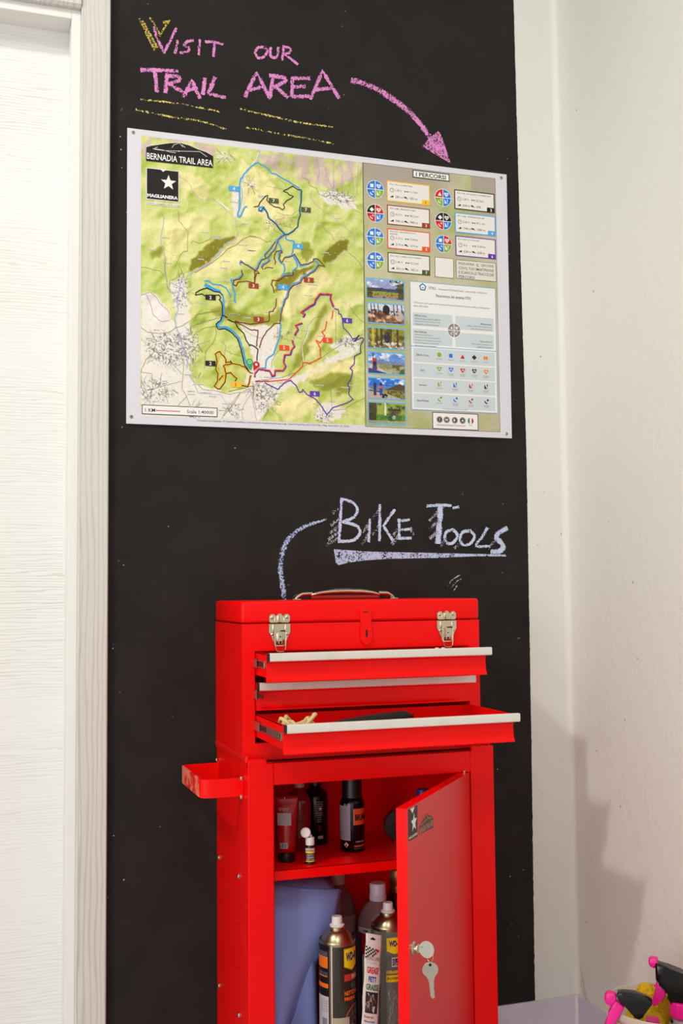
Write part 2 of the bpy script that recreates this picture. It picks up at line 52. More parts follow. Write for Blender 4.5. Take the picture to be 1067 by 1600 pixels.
BX={'qr':(785.1,244.2,837.9,296.4),'notice':(845.0,245.5,959.8,295.4),'head':(726.9,20.8,830.5,41.1),'headt':(736.1,25.9,820.0,36.9),'table':(714.6,312.6,957.2,643.7),'g1':(721.3,393.3,831.7,427.5),'g2':(840.5,393.8,949.3,429.1),'g3':(720.6,435.0,830.9,474.5),'g4':(839.7,437.5,949.1,474.8),'b1':(721.9,484.2,950.3,520.3),'b2':(721.3,523.9,950.3,559.3),'b3':(721.9,562.6,949.9,597.2),'b4':(721.3,601.4,949.8,637.6),'div':(714.8,479.9,957.3,480.8),'t1':(767.4,323.3,786.2,330.4),'t1b':(792.3,324.3,931.4,330.1),'t2':(787.2,341.6,884.7,348.9),'wheel':(816.2,414.3,856.1,450.7),'penta':(739.5,316.5,761.2,335.8),'para':(724.5,365.1,938.9,367.7),'logo':(771.7,647.1,900.1,690.3),'logot':(783.5,677.6,863.6,682.0),'url':(43.3,179.1,123.9,181.2),'sq':(46.0,95.7,121.0,169.2),'sqt':(47.0,159.0,119.5,165.8),'bt':(45.9,58.4,204.1,74.5),'sc':(35.6,661.0,214.7,683.3),'sc1':(43.1,669.2,66.4,677.5),'sc2':(141.4,669.2,205.4,676.8),'scr':(69.2,671.7,124.0,675.6),'cred':(166.2,695.5,546.5,700.3),'mapa':(33.1,17.8,588.8,688.5),'info':(592.4,16.6,962.2,692.5),'ph':0}
BADGE=[(44.4,44.9),(54.4,40.8),(82.9,32.9),(100.1,28.4),(123.2,24.4),(146.4,28.0),(169.8,35.6),(187.4,39.4),(205.6,47.6),(205.0,76.8),(43.9,77.9)]
BLINES=[[(44.4,44.0),(54.4,39.9),(82.9,32.0),(100.1,27.5),(123.2,23.5),(146.4,27.2),(169.8,34.7),(187.4,38.5),(205.6,46.7)],[(57.2,46.3),(85.8,47.2),(100.2,49.9),(114.6,50.2)],[(62.9,47.6),(85.8,48.1),(121.8,45.2),(172.7,40.2)],[(172.7,40.2),(190.3,50.9)],[(105.9,38.3),(110.2,31.0),(123.2,25.0),(131.9,34.2)],[(129.0,28.7),(137.7,34.4)],[(64.3,44.5),(71.5,41.3)]]
STAR=[(97.4,125.5),(97.3,106.5)]
NOTCH=[(75.8,93.5),(93.0,93.8),(84.4,100.4)]
PHOTOS=[(596.2,313.0,699.9,367.0),(597.7,375.4,699.8,429.7),(597.7,437.8,700.1,493.7),(597.8,500.6,699.1,558.3),(598.1,565.5,699.0,621.5),(597.4,627.3,699.2,684.9)]
ICONS=[[(793.4,498.5),(825.6,499.2),(858.9,500.3),(892.0,499.8),(924.6,499.8)],[(792.7,535.5),(825.7,535.5),(858.6,535.9),(891.3,535.7),(925.1,536.1)],[(792.9,573.8),(836.4,574.6),(881.1,574.9),(924.3,574.7)],[(792.6,612.8),(836.5,612.6),(880.4,613.6),(924.7,613.5)]]
DISCS=[(791.7,665.8),(811.3,665.8),(833.9,666.0),(855.7,665.9),(878.5,666.1)]
CHALK={'visit':[(11,[(0.4241,2.4998),(0.4311,2.4741),(0.4485,2.441)]),(11,[(0.4485,2.441),(0.4629,2.4718),(0.4774,2.5052)]),(11,[(0.481,2.4746),(0.4751,2.4438)]),(11,[(0.5185,2.4816),(0.5038,2.4763),(0.4973,2.4663),(0.5079,2.462),(0.5067,2.4528),(0.488,2.4458)]),(11,[(0.535,2.4854),(0.5326,2.4489)]),(11,[(0.5498,2.4834),(0.5718,2.4862),(0.5921,2.4833)]),(11,[(0.5718,2.485),(0.5693,2.4502)])],'our':[(11,[(0.6989,2.4923),(0.6817,2.4884),(0.6743,2.4751),(0.6816,2.4627),(0.6957,2.4673),(0.705,2.4828),(0.6977,2.4921)]),(11,[(0.7137,2.4933),(0.7124,2.4747),(0.7204,2.4685),(0.7297,2.4742),(0.7335,2.4963)]),(11,[(0.7472,2.5015),(0.7432,2.467)]),(11,[(0.7459,2.5013),(0.764,2.4991),(0.762,2.4883),(0.7471,2.4811)]),(11,[(0.7483,2.4825),(0.7638,2.4731),(0.7825,2.4616)])],'trail':[(13,[(0.3946,2.3903),(0.4341,2.3955),(0.4798,2.3992)]),(13,[(0.4255,2.3925),(0.429,2.3669),(0.4313,2.3424)]),(13,[(0.4555,2.3873),(0.452,2.3441)]),(13,[(0.4555,2.3838),(0.4804,2.3861),(0.4845,2.3778),(0.4601,2.3654)]),(13,[(0.4601,2.3654),(0.4775,2.3572),(0.4962,2.3478)]),(13,[(0.4962,2.3395),(0.5155,2.3816),(0.5349,2.3412)]),(13,[(0.5038,2.3549),(0.5272,2.3641)]),(13,[(0.5479,2.3898),(0.5431,2.3519)]),(13,[(0.5716,2.3956),(0.5561,2.3537),(0.5966,2.3497)])],'area':[(13,[(0.6483,2.3604),(0.6772,2.4241),(0.7105,2.3641)]),(13,[(0.6617,2.3787),(0.6923,2.3909)]),(13,[(0.7195,2.4235),(0.7118,2.3691)]),(13,[(0.7121,2.4218),(0.7467,2.4213),(0.7497,2.4112),(0.723,2.3952)]),(13,[(0.7261,2.3956),(0.7551,2.3726)]),(13,[(0.7697,2.4246),(0.7675,2.3749)]),(13,[(0.7678,2.4224),(0.813,2.4289)]),(13,[(0.7696,2.4005),(0.8009,2.4061)]),(13,[(0.7675,2.3749),(0.8101,2.3826)]),(13,[(0.8164,2.3773),(0.8486,2.4527),(0.8908,2.39)]),(13,[(0.8305,2.4022),(0.8738,2.4126)])],'yellow_scribble':[(14,[(0.3897,2.5139),(0.4081,2.4794),(0.4254,2.4446)]),(14,[(0.3966,2.509),(0.4167,2.4778),(0.4311,2.4527)]),(10,[(0.4149,2.5215),(0.4282,2.5034),(0.4397,2.4814)]),(10,[(0.4611,2.523),(0.4484,2.5006),(0.438,2.4811)]),(10,[(0.4472,2.5154),(0.4542,2.5195),(0.46,2.5174)])],'yellow_lines':[(9,[(0.3942,2.3173),(0.4602,2.3197),(0.5184,2.3175),(0.5822,2.3134)]),(9,[(0.3829,2.2911),(0.4718,2.284),(0.536,2.2834),(0.5982,2.2717)]),(9,[(0.6361,2.3267),(0.6797,2.3221),(0.7287,2.3176),(0.7908,2.3122),(0.8728,2.3116)]),(9,[(0.6523,2.2816),(0.6917,2.2793),(0.7408,2.2764),(0.8093,2.2739),(0.8736,2.2683)])],'arrow':[(27,[(0.9286,2.4407),(0.9754,2.4329),(1.0277,2.4116),(1.0805,2.3806),(1.1169,2.3471),(1.1414,2.3169)])],'arrowhead':[(1.1642,2.339),(1.1715,2.3316),(1.1989,2.2547),(1.118,2.2911),(1.1332,2.3095)],'bike':[(11,[(0.888,1.3722),(0.8844,1.32),(0.8807,1.2657)]),(11,[(0.888,1.3722),(0.918,1.3632),(0.9292,1.3443),(0.9176,1.3263),(0.8912,1.3154)]),(11,[(0.8912,1.3154),(0.9268,1.3056),(0.9348,1.2879),(0.917,1.27),(0.8795,1.2668)]),(11,[(0.9618,1.3221),(0.958,1.2672)]),(11,[(0.9891,1.3584),(0.9867,1.2703)]),(11,[(1.0275,1.3469),(0.9974,1.3063),(1.0219,1.2705)]),(11,[(1.0401,1.3229),(1.0394,1.276)]),(11,[(1.0374,1.3199),(1.0667,1.322)]),(11,[(1.0384,1.2964),(1.0709,1.2991)]),(11,[(1.0381,1.2754),(1.0705,1.2768)])],'tools':[(12,[(1.1163,1.3579),(1.1508,1.3608),(1.1821,1.3601)]),(12,[(1.1894,1.354),(1.2028,1.3567)]),(12,[(1.1863,1.2988),(1.1695,1.2926),(1.164,1.2773),(1.1724,1.2633),(1.1891,1.267),(1.1995,1.2836),(1.1883,1.2976)]),(12,[(1.2333,1.2961),(1.213,1.2917),(1.2059,1.2714),(1.2171,1.2592),(1.2375,1.2654),(1.2466,1.2839),(1.2354,1.2962)]),(12,[(1.2831,1.3027),(1.2669,1.2779),(1.2509,1.2575),(1.289,1.2564)]),(24,[(1.154,1.3566),(1.15,1.3168),(1.1452,1.2668)]),(20,[(1.3381,1.3032),(1.3151,1.2906),(1.3079,1.2781),(1.3235,1.2658),(1.328,1.2534),(1.314,1.2428),(1.2955,1.2428)])],'smear':[(16,[(0.8866,1.3526),(0.8665,1.3388)]),(16,[(0.8851,1.326),(0.8625,1.308)]),(16,[(0.883,1.3052),(0.8598,1.2891)]),(16,[(0.881,1.2905),(0.8547,1.2726)]),(16,[(0.8796,1.2757),(0.8496,1.2596)]),(16,[(0.9605,1.3149),(0.9456,1.2909)]),(16,[(0.9576,1.2851),(0.9408,1.2612)]),(16,[(0.9863,1.3451),(0.9714,1.327)]),(16,[(0.9839,1.3032),(0.969,1.2851)]),(16,[(1.0385,1.3037),(1.0253,1.2855)]),(16,[(1.0369,1.2796),(1.0218,1.2627)]),(16,[(1.1438,1.3412),(1.1237,1.3226)]),(16,[(1.1421,1.3168),(1.1219,1.2983)]),(16,[(1.143,1.2924),(1.1242,1.2771)]),(16,[(1.1659,1.2743),(1.1543,1.259)]),(16,[(1.2092,1.2684),(1.1922,1.253)]),(16,[(1.3078,1.2719),(1.2869,1.2533)]),(16,[(1.0709,1.3009),(1.0772,1.2859)])],'underline':[(0.8669,1.2479),(0.9609,1.2422),(1.1421,1.2389),(1.3366,1.2354),(1.3365,1.2304),(1.249,1.231),(1.1419,1.2267),(1.0116,1.2244),(0.9479,1.2208),(0.9039,1.215),(0.8789,1.2091),(0.8715,1.215)],'curve':[(0,[(0.8453,1.3202),(0.8181,1.3123),(0.7874,1.3003),(0.7599,1.2808),(0.7416,1.2546),(0.7324,1.2198),(0.7322,1.1852),(0.7368,1.1563),(0.7402,1.1275)])],'small_smear':[(9,[(1.1705,1.1574),(1.184,1.1719),(1.2043,1.1828)]),(9,[(1.177,1.1495),(1.1926,1.1646),(1.2075,1.1736)]),(9,[(1.1882,1.1451),(1.1951,1.1554)])]}
SPRAY1={'body':[(-38.1,37.1),(-26.9,39.8),(-4.5,39.8),(16.1,33.4),(29.9,26.1),(29.9,21.5),(16.1,7.7),(11.8,-5.1),(4.1,-9.1),(-5.4,-6.6),(-13.2,7.7),(-28.7,16.9),(-35.6,26.1)],'nozzle':[(-61.4,33.4),(-54.5,37.4),(-42.4,36.1),(-37.3,29.7),(-39.9,18.7),(-50.2,9.6),(-58.8,13.2),(-62.6,22.4)],'trigger':[(-40.7,21.5),(-35.6,18.7),(-23.5,11.4),(-30.4,-5.1),(-42.4,-21.6),(-50.2,-35.7),(-56.2,-54.6),(-64.8,-54.6),(-63.1,-25.3),(-52.8,-5.1),(-50.2,9.6)]}
SPRAY2={'body':[(-49.3,78.0),(-24.8,70.6),(2.8,61.5),(23.5,50.5),(32.1,30.3),(21.7,17.5),(18.3,-10.0),(-19.6,-9.1),(-22.2,12.0),(-30.0,19.3),(-38.6,37.6),(-48.9,40.4)],'nozzle':[(-62.7,81.6),(-55.8,85.7),(-42.0,84.4),(-46.3,77.0),(-50.3,63.3),(-61.8,69.2)],'trigger':[(-48.0,39.1),(-38.6,36.7),(-35.1,22.1),(-27.9,17.5),(-33.4,4.6),(-42.0,-2.7),(-51.5,-11.9),(-57.5,-10.9),(-56.7,-0.9),(-50.6,21.1)]}
# ---------------------------------------------------------------- materials
def lin(c):
    return tuple(((x/255)/12.92 if x/255 <= .04045 else (((x/255)+.055)/1.055)**2.4) for x in c)
MATS = {}
def mat(name, rgb=(200, 200, 200), rough=.5, metal=0, spec=.5, bump=0, bscale=200, alpha=None, trans=0, coat=0, mottle=0, mscale=30, mcol=None, mlo=.5, mhi=.7):
    if name in MATS: return MATS[name]
    m = bpy.data.materials.new(name); m.use_nodes = True; nt = m.node_tree; N = nt.nodes; L = nt.links
    p = N['Principled BSDF']
    p.inputs['Base Color'].default_value = (*lin(rgb), 1); p.inputs['Roughness'].default_value = rough
    p.inputs['Metallic'].default_value = metal; p.inputs['Specular IOR Level'].default_value = spec
    p.inputs['Transmission Weight'].default_value = trans; p.inputs['Coat Weight'].default_value = coat
    tc = N.new('ShaderNodeTexCoord')
    if bump:
        n = N.new('ShaderNodeTexNoise'); n.inputs['Scale'].default_value = bscale; n.inputs['Detail'].default_value = 3
        b = N.new('ShaderNodeBump'); b.inputs['Strength'].default_value = bump; b.inputs['Distance'].default_value = .002
        L.new(tc.outputs['Object'], n.inputs['Vector']); L.new(n.outputs[0], b.inputs['Height']); L.new(b.outputs[0], p.inputs['Normal'])
    if mottle:
        n = N.new('ShaderNodeTexNoise'); n.inputs['Scale'].default_value = mscale; n.inputs['Detail'].default_value = 5
        r = N.new('ShaderNodeMapRange'); r.inputs[1].default_value = mlo; r.inputs[2].default_value = mhi; r.inputs[4].default_value = mottle
        x = N.new('ShaderNodeMix'); x.data_type = 'RGBA'
        x.inputs['A'].default_value = (*lin(rgb), 1); x.inputs['B'].default_value = (*lin(mcol or (255, 255, 255)), 1)
        L.new(tc.outputs['Object'], n.inputs['Vector']); L.new(n.outputs[0], r.inputs[0]); L.new(r.outputs[0], x.inputs['Factor']); L.new(x.outputs['Result'], p.inputs['Base Color'])
    if alpha is not None: p.inputs['Alpha'].default_value = alpha
    MATS[name] = m
    return m
def wood_mat(name, base, grain, vertical, scale, rough=.45):
    m = bpy.data.materials.new(name); m.use_nodes = True; nt = m.node_tree; N = nt.nodes; L = nt.links; p = N['Principled BSDF']
    tc = N.new('ShaderNodeTexCoord'); mp = N.new('ShaderNodeMapping')
    mp.inputs['Scale'].default_value = (1, 1, .09) if vertical else (.09, 1, 1)
    L.new(tc.outputs['Object'], mp.inputs[0])
    wv = N.new('ShaderNodeTexWave'); wv.bands_direction = 'X' if vertical else 'Z'
    wv.inputs['Scale'].default_value = scale; wv.inputs['Distortion'].default_value = 9; wv.inputs['Detail'].default_value = 2
    wv.inputs['Detail Scale'].default_value = 1.3 if not vertical else 1.0; wv.inputs['Detail Roughness'].default_value = .6
    L.new(mp.outputs[0], wv.inputs['Vector'])
    nz = N.new('ShaderNodeTexNoise'); nz.inputs['Scale'].default_value = 3; nz.inputs['Detail'].default_value = 3
    L.new(mp.outputs[0], nz.inputs['Vector'])
    pw = N.new('ShaderNodeMath'); pw.operation = 'POWER'; pw.inputs[1].default_value = 5; L.new(wv.outputs['Fac'], pw.inputs[0])
    mr = N.new('ShaderNodeMapRange'); mr.inputs[1].default_value = .4; mr.inputs[2].default_value = .6; mr.inputs[3].default_value = .25; L.new(nz.outputs[0], mr.inputs[0])
    mu = N.new('ShaderNodeMath'); mu.operation = 'MULTIPLY'; L.new(pw.outputs[0], mu.inputs[0]); L.new(mr.outputs[0], mu.inputs[1])
    x = N.new('ShaderNodeMix'); x.data_type = 'RGBA'; x.inputs['A'].default_value = (*lin(base), 1); x.inputs['B'].default_value = (*lin(grain), 1)
    L.new(mu.outputs[0], x.inputs['Factor']); L.new(x.outputs['Result'], p.inputs['Base Color'])
    b = N.new('ShaderNodeBump'); b.inputs['Strength'].default_value = .25; b.inputs['Distance'].default_value = .001; b.invert = True
    L.new(mu.outputs[0], b.inputs['Height']); L.new(b.outputs[0], p.inputs['Normal'])
    p.inputs['Roughness'].default_value = rough; p.inputs['Specular IOR Level'].default_value = .3
    return m
def chalk_mat(name, rgb, dens=.5, scale=330, fall=.3):
    m = bpy.data.materials.new(name); m.use_nodes = True; nt = m.node_tree; N = nt.nodes; L = nt.links; p = N['Principled BSDF']
    p.inputs['Base Color'].default_value = (*lin(rgb), 1); p.inputs['Roughness'].default_value = 1; p.inputs['Specular IOR Level'].default_value = 0
    tc = N.new('ShaderNodeTexCoord')
    n = N.new('ShaderNodeTexNoise'); n.inputs['Scale'].default_value = scale; n.inputs['Detail'].default_value = 2
    n2 = N.new('ShaderNodeTexNoise'); n2.inputs['Scale'].default_value = scale*.18; n2.inputs['Detail'].default_value = 2
    L.new(tc.outputs['Object'], n.inputs['Vector']); L.new(tc.outputs['Object'], n2.inputs['Vector'])
    uv = N.new('ShaderNodeUVMap'); uv.uv_map = 'across'; sx = N.new('ShaderNodeSeparateXYZ'); L.new(uv.outputs[0], sx.inputs[0])
    ab = N.new('ShaderNodeMath'); ab.operation = 'ABSOLUTE'; L.new(sx.outputs[0], ab.inputs[0])
    sq = N.new('ShaderNodeMath'); sq.operation = 'POWER'; sq.inputs[1].default_value = 3; L.new(ab.outputs[0], sq.inputs[0])
    a1 = N.new('ShaderNodeMath'); a1.operation = 'MULTIPLY_ADD'; a1.inputs[1].default_value = -fall; L.new(sq.outputs[0], a1.inputs[0]); L.new(n.outputs[0], a1.inputs[2])
    a2 = N.new('ShaderNodeMath'); a2.operation = 'MULTIPLY_ADD'; a2.inputs[1].default_value = .45; L.new(n2.outputs[0], a2.inputs[0]); L.new(a1.outputs[0], a2.inputs[2])
    mr = N.new('ShaderNodeMapRange'); mr.inputs[1].default_value = .725-.5*(dens-.5)-.05; mr.inputs[2].default_value = .725-.5*(dens-.5)+.05
    L.new(a2.outputs[0], mr.inputs[0]); L.new(mr.outputs[0], p.inputs['Alpha'])
    return m
def plastic_clear(name, rgb, mixf, rough=.35):
    m = bpy.data.materials.new(name); m.use_nodes = True; nt = m.node_tree; N = nt.nodes; L = nt.links; p = N['Principled BSDF']
    p.inputs['Base Color'].default_value = (*lin(rgb), 1); p.inputs['Roughness'].default_value = rough
    t = N.new('ShaderNodeBsdfTransparent'); t.inputs[0].default_value = (*lin(tuple(min(255, c+15) for c in rgb)), 1)
    x = N.new('ShaderNodeMixShader'); x.inputs[0].default_value = mixf
    L.new(p.outputs[0], x.inputs[1]); L.new(t.outputs[0], x.inputs[2]); L.new(x.outputs[0], N['Material Output'].inputs[0])
    return m
def vcol_mat(name, rough=.5):
    m = bpy.data.materials.new(name); m.use_nodes = True; nt = m.node_tree; p = nt.nodes['Principled BSDF']
    a = nt.nodes.new('ShaderNodeVertexColor'); a.layer_name = 'ink'; nt.links.new(a.outputs[0], p.inputs['Base Color'])
    p.inputs['Roughness'].default_value = rough; p.inputs['Specular IOR Level'].default_value = .3
    return m
RED = mat('red_enamel', (246, 1, 1), rough=.34, spec=.22, bump=.04, bscale=500)
RED_DOOR = mat('red_enamel_door', (226, 2, 1), rough=.34, spec=.85, bump=.05, bscale=500)
RED_DUSTY = mat('scuffed_red_enamel', (230, 2, 1), rough=.4, spec=.2, bump=.04, bscale=500, mottle=.35, mscale=14, mcol=(226, 44, 30), mlo=.55, mhi=.8)
RED_WORN = mat('worn_red_enamel', (226, 12, 12), rough=.45, mottle=.9, mscale=26, mcol=(236, 130, 104), mlo=.44, mhi=.50)
CHROME = mat('chrome', (206, 196, 172), rough=.16, metal=1)
STEEL = mat('zinc_steel', (190, 185, 170), rough=.32, metal=1)
DOME = mat('can_dome_metal', (185, 172, 140), rough=.3, metal=1)
ALU = mat('satin_aluminium', (226, 220, 210), rough=.5, metal=.15, bump=.02, bscale=300, mottle=.25, mscale=25, mcol=(170, 160, 145), mlo=.55, mhi=.8)
BLACK = mat('black_plastic', (16, 15, 15), rough=.35)
GLOSSBLACK = mat('gloss_black_plastic', (8, 7, 7), rough=.2, spec=.35)
DARKGAP = mat('dark_rubber', (22, 18, 16), rough=.6)
WHITEP = mat('white_plastic', (232, 226, 220), rough=.4)
MATTEWHITE = mat('matte_white_print', (232, 227, 224), rough=.5, spec=.3)
PINK = mat('magenta_plastic', (236, 16, 140), rough=.3)
INK = mat('black_ink', (24, 20, 20), rough=.5, spec=.3)
def ink(name, rgb): return mat('ink_'+name, rgb, rough=.5, spec=.3)
# ---------------------------------------------------------------- object helpers
PIV = {}
def finish(o, parent, pivot):
    if parent is not None:
        o.parent = parent; piv = PIV[parent.name]
    else:
        piv = Vector(pivot) if pivot is not None else Vector((0, 0, 0)); o.location = piv
    PIV[o.name] = piv
    return piv
def thing(name, label, cat, loc, group=None, kind=None):
    o = bpy.data.objects.new(name, None); COL.objects.link(o); o.empty_display_size = .05
    o.location = loc; PIV[o.name] = Vector(loc)
    if label: o['label'] = label
    if cat: o['category'] = cat
    if group: o['group'] = group
    if kind: o['kind'] = kind
    return o
def link_mesh(name, me, mats, parent=None, pivot=None, label=None, kind=None, smooth=False, cat=None):
    for m in (mats if isinstance(mats, (list, tuple)) else [mats]): me.materials.append(m)
    o = bpy.data.objects.new(name, me); COL.objects.link(o)
    if parent is None and pivot is None:
        n = len(me.vertices); a = np.empty(n*3, 'f'); me.vertices.foreach_get('co', a); a = a.reshape(-1, 3)
        pivot = ((a[:, 0].min()+a[:, 0].max())/2, (a[:, 1].min()+a[:, 1].max())/2, a[:, 2].min())
    piv = finish(o, parent, pivot)
    me.transform(Matrix.Translation(-piv))
    if smooth:
        me.shade_smooth()
        if smooth != 'all': me.set_sharp_from_angle(angle=math.radians(35))
    if label: o['label'] = label
    if kind: o['kind'] = kind
    if cat: o['category'] = cat
    return o
def obj(name, bm, mats, parent=None, **k):
    me = bpy.data.meshes.new(name); bmesh.ops.recalc_face_normals(bm, faces=bm.faces); bm.to_mesh(me); bm.free()
    return link_mesh(name, me, mats, parent, **k)
def B(): return bmesh.new()
def bevel(bm, geom_edges, r, seg=2):
    if r > 0: bmesh.ops.bevel(bm, geom=geom_edges, offset=r, segments=seg, profile=.5, affect='EDGES', clamp_overlap=True)
def box(bm, x0, x1, y0, y1, z0, z1, r=0, seg=2, mi=0):
    res = bmesh.ops.create_cube(bm, size=1)
    vs = res['verts']
    for v in vs:
        v.co = Vector((x0 if v.co.x < 0 else x1, y0 if v.co.y < 0 else y1, z0 if v.co.z < 0 else z1))
    es = list({e for v in vs for e in v.link_edges}); fs = {f for v in vs for f in v.link_faces}
    for f in fs: f.material_index = mi
    bevel(bm, es, r, seg)
    return vs
def prism(bm, pts, off, r=0, seg=2, mi=0):
    off = Vector(off); a = [bm.verts.new(Vector(p)) for p in pts]; b = [bm.verts.new(Vector(p)+off) for p in pts]
    n = len(pts); fs = [bm.faces.new(a), bm.faces.new(b[::-1])]
    for i in range(n): fs.append(bm.faces.new((a[i], a[(i+1) % n], b[(i+1) % n], b[i])))
    for f in fs: f.material_index = mi
    if r: bevel(bm, list({e for f in fs for e in f.edges}), r, seg)
def lathe(bm, prof, c, n=32, mtx=None, mi=0, caps=True):
    rings = []
    for r, z in prof:
        ring = []
        for i in range(n):
            a = 2*pi*i/n; p = Vector((r*math.cos(a), r*math.sin(a), z))
            if mtx is not None: p = mtx @ p
            ring.append(bm.verts.new(p+Vector(c)))
        rings.append(ring)
    for k in range(len(rings)-1):
        for i in range(n):
            f = bm.faces.new((rings[k][i], rings[k][(i+1) % n], rings[k+1][(i+1) % n], rings[k+1][i])); f.material_index = mi
    if caps:
        for ring, r in ((rings[0], prof[0][0]), (rings[-1], prof[-1][0])):
            if r > 1e-5: bm.faces.new(ring).material_index = mi
def tube(bm, pts, r, n=8, closed=False, ry=None, mi=0, up=None):
    pts = [Vector(p) for p in pts]; m = len(pts); rings = []
    for i, p in enumerate(pts):
        if closed: t = pts[(i+1) % m]-pts[i-1]
        else: t = pts[min(i+1, m-1)]-pts[max(i-1, 0)]
        t.normalize(); u = Vector(up) if up else (Vector((0, 0, 1)) if abs(t.z) < .9 else Vector((1, 0, 0)))
        s = t.cross(u).normalized(); u = s.cross(t)
        rr = r[i] if isinstance(r, (list, tuple)) else r
        r2 = (ry[i] if isinstance(ry, (list, tuple)) else ry) if ry else rr
        rings.append([bm.verts.new(p+s*math.cos(2*pi*k/n)*rr+u*math.sin(2*pi*k/n)*r2) for k in range(n)])
    for i in range(m if closed else m-1):
        a, b = rings[i], rings[(i+1) % m]
        for k in range(n): bm.faces.new((a[k], a[(k+1) % n], b[(k+1) % n], b[k])).material_index = mi
    if not closed: bm.faces.new(rings[0]); bm.faces.new(rings[-1])
def rotx(a): return Matrix.Rotation(a, 3, 'X')
def roty(a): return Matrix.Rotation(a, 3, 'Y')
def rotz(a): return Matrix.Rotation(a, 3, 'Z')
# ---------------------------------------------------------------- flat print on any surface
_tc = {}
def glyphs(s, bold):
    k = (s, bold)
    if k not in _tc:
        c = bpy.data.curves.new('t', 'FONT'); c.body = s; c.size = 1; c.resolution_u = 2; c.offset = bold; c.fill_mode = 'FRONT'
        o = bpy.data.objects.new('t', c); me = o.to_mesh()
        v = [(p.co.x, p.co.y) for p in me.vertices]; f = [tuple(p.vertices) for p in me.polygons]
        o.to_mesh_clear(); bpy.data.objects.remove(o); bpy.data.curves.remove(c)
        x0 = min(p[0] for p in v); x1 = max(p[0] for p in v); y0 = min(p[1] for p in v); y1 = max(p[1] for p in v)
        _tc[k] = ([((x-x0)/(x1-x0), (y1-y)/(y1-y0)) for x, y in v], f, (x1-x0)/(y1-y0))
    return _tc[k]
class Flat:
    def __init__(s, fn): s.fn = fn; s.v = []; s.f = []; s.m = []; s.mats = []
    def add(s, vs, fs, layer, m):
        if m not in s.mats: s.mats.append(m)
        b = len(s.v); s.v += [s.fn(u, v, layer) for u, v in vs]
        for f in fs: s.f.append(tuple(i+b for i in f)); s.m.append(s.mats.index(m))
    def rect(s, u0, v0, u1, v1, layer, m, n=1):
        vs = []; fs = []
        for i in range(n+1):
            u = u0+(u1-u0)*i/n; vs += [(u, v0), (u, v1)]
        for i in range(n): fs.append((2*i, 2*i+1, 2*i+3, 2*i+2))
        s.add(vs, fs, layer, m)
    def frame(s, u0, v0, u1, v1, t, layer, m):
        s.rect(u0, v0, u1, v0+t, layer, m); s.rect(u0, v1-t, u1, v1, layer, m); s.rect(u0, v0+t, u0+t, v1-t, layer, m); s.rect(u1-t, v0+t, u1, v1-t, layer, m)
    def poly(s, p, layer, m): s.add(p, [tuple(range(len(p)))], layer, m)
    def circ(s, u, v, r, layer, m, a0=0, a1=2*pi, n=24, r0=0):
        if r0:
            vs = []; fs = []
            for i in range(n+1):
                a = a0+(a1-a0)*i/n; vs += [(u+r*math.cos(a), v+r*math.sin(a)), (u+r0*math.cos(a), v+r0*math.sin(a))]
            for i in range(n): fs.append((2*i, 2*i+2, 2*i+3, 2*i+1))
            s.add(vs, fs, layer, m)
        else:
            vs = [(u, v)]+[(u+r*math.cos(a0+(a1-a0)*i/n), v+r*math.sin(a0+(a1-a0)*i/n)) for i in range(n+1)]
            s.add(vs, [(0, i+1, i+2) for i in range(n)], layer, m)
    def line(s, p, w, layer, m):
        n = len(p); vs = []
        for i in range(n):
            a = p[max(i-1, 0)]; b = p[min(i+1, n-1)]; dx, dy = b[0]-a[0], b[1]-a[1]; l = math.hypot(dx, dy) or 1
            k = 1.0
            if 0 < i < n-1:
                d1 = (p[i][0]-a[0], p[i][1]-a[1]); l1 = math.hypot(*d1) or 1
                c = abs((d1[0]*dx+d1[1]*dy)/(l1*l)); k = min(1/max(c, .5), 1.6)
            nx, ny = -dy/l*w/2*k, dx/l*w/2*k; vs += [(p[i][0]+nx, p[i][1]+ny), (p[i][0]-nx, p[i][1]-ny)]
        s.add(vs, [(2*i, 2*i+1, 2*i+3, 2*i+2) for i in range(n-1)], layer, m)
    def text(s, t, u0, v0, u1, v1, layer, m, bold=0., slant=0.):
        g, f, _ = glyphs(t, bold)
        s.add([(u0+x*(u1-u0)+slant*(.5-y)*(v1-v0), v0+y*(v1-v0)) for x, y in g], f, layer, m)
    def texth(s, t, u0, v0, h, layer, m, bold=0., wide=1., maxw=None):
        g, f, asp = glyphs(t, bold); wd = asp*h*wide
        if maxw: wd = min(wd, maxw)
        s.text(t, u0, v0, u0+wd, v0+h, layer, m, bold); return wd
    def build(s, name, parent, **k):
        me = bpy.data.meshes.new(name); me.from_pydata([tuple(p) for p in s.v], [], s.f); me.update()
        me.polygons.foreach_set('material_index', s.m)
        return link_mesh(name, me, s.mats, parent, **k)
def arc(u, v, r, a0, a1, n=10): return [(u+r*math.cos(a0+(a1-a0)*i/n), v+r*math.sin(a0+(a1-a0)*i/n)) for i in range(n+1)]
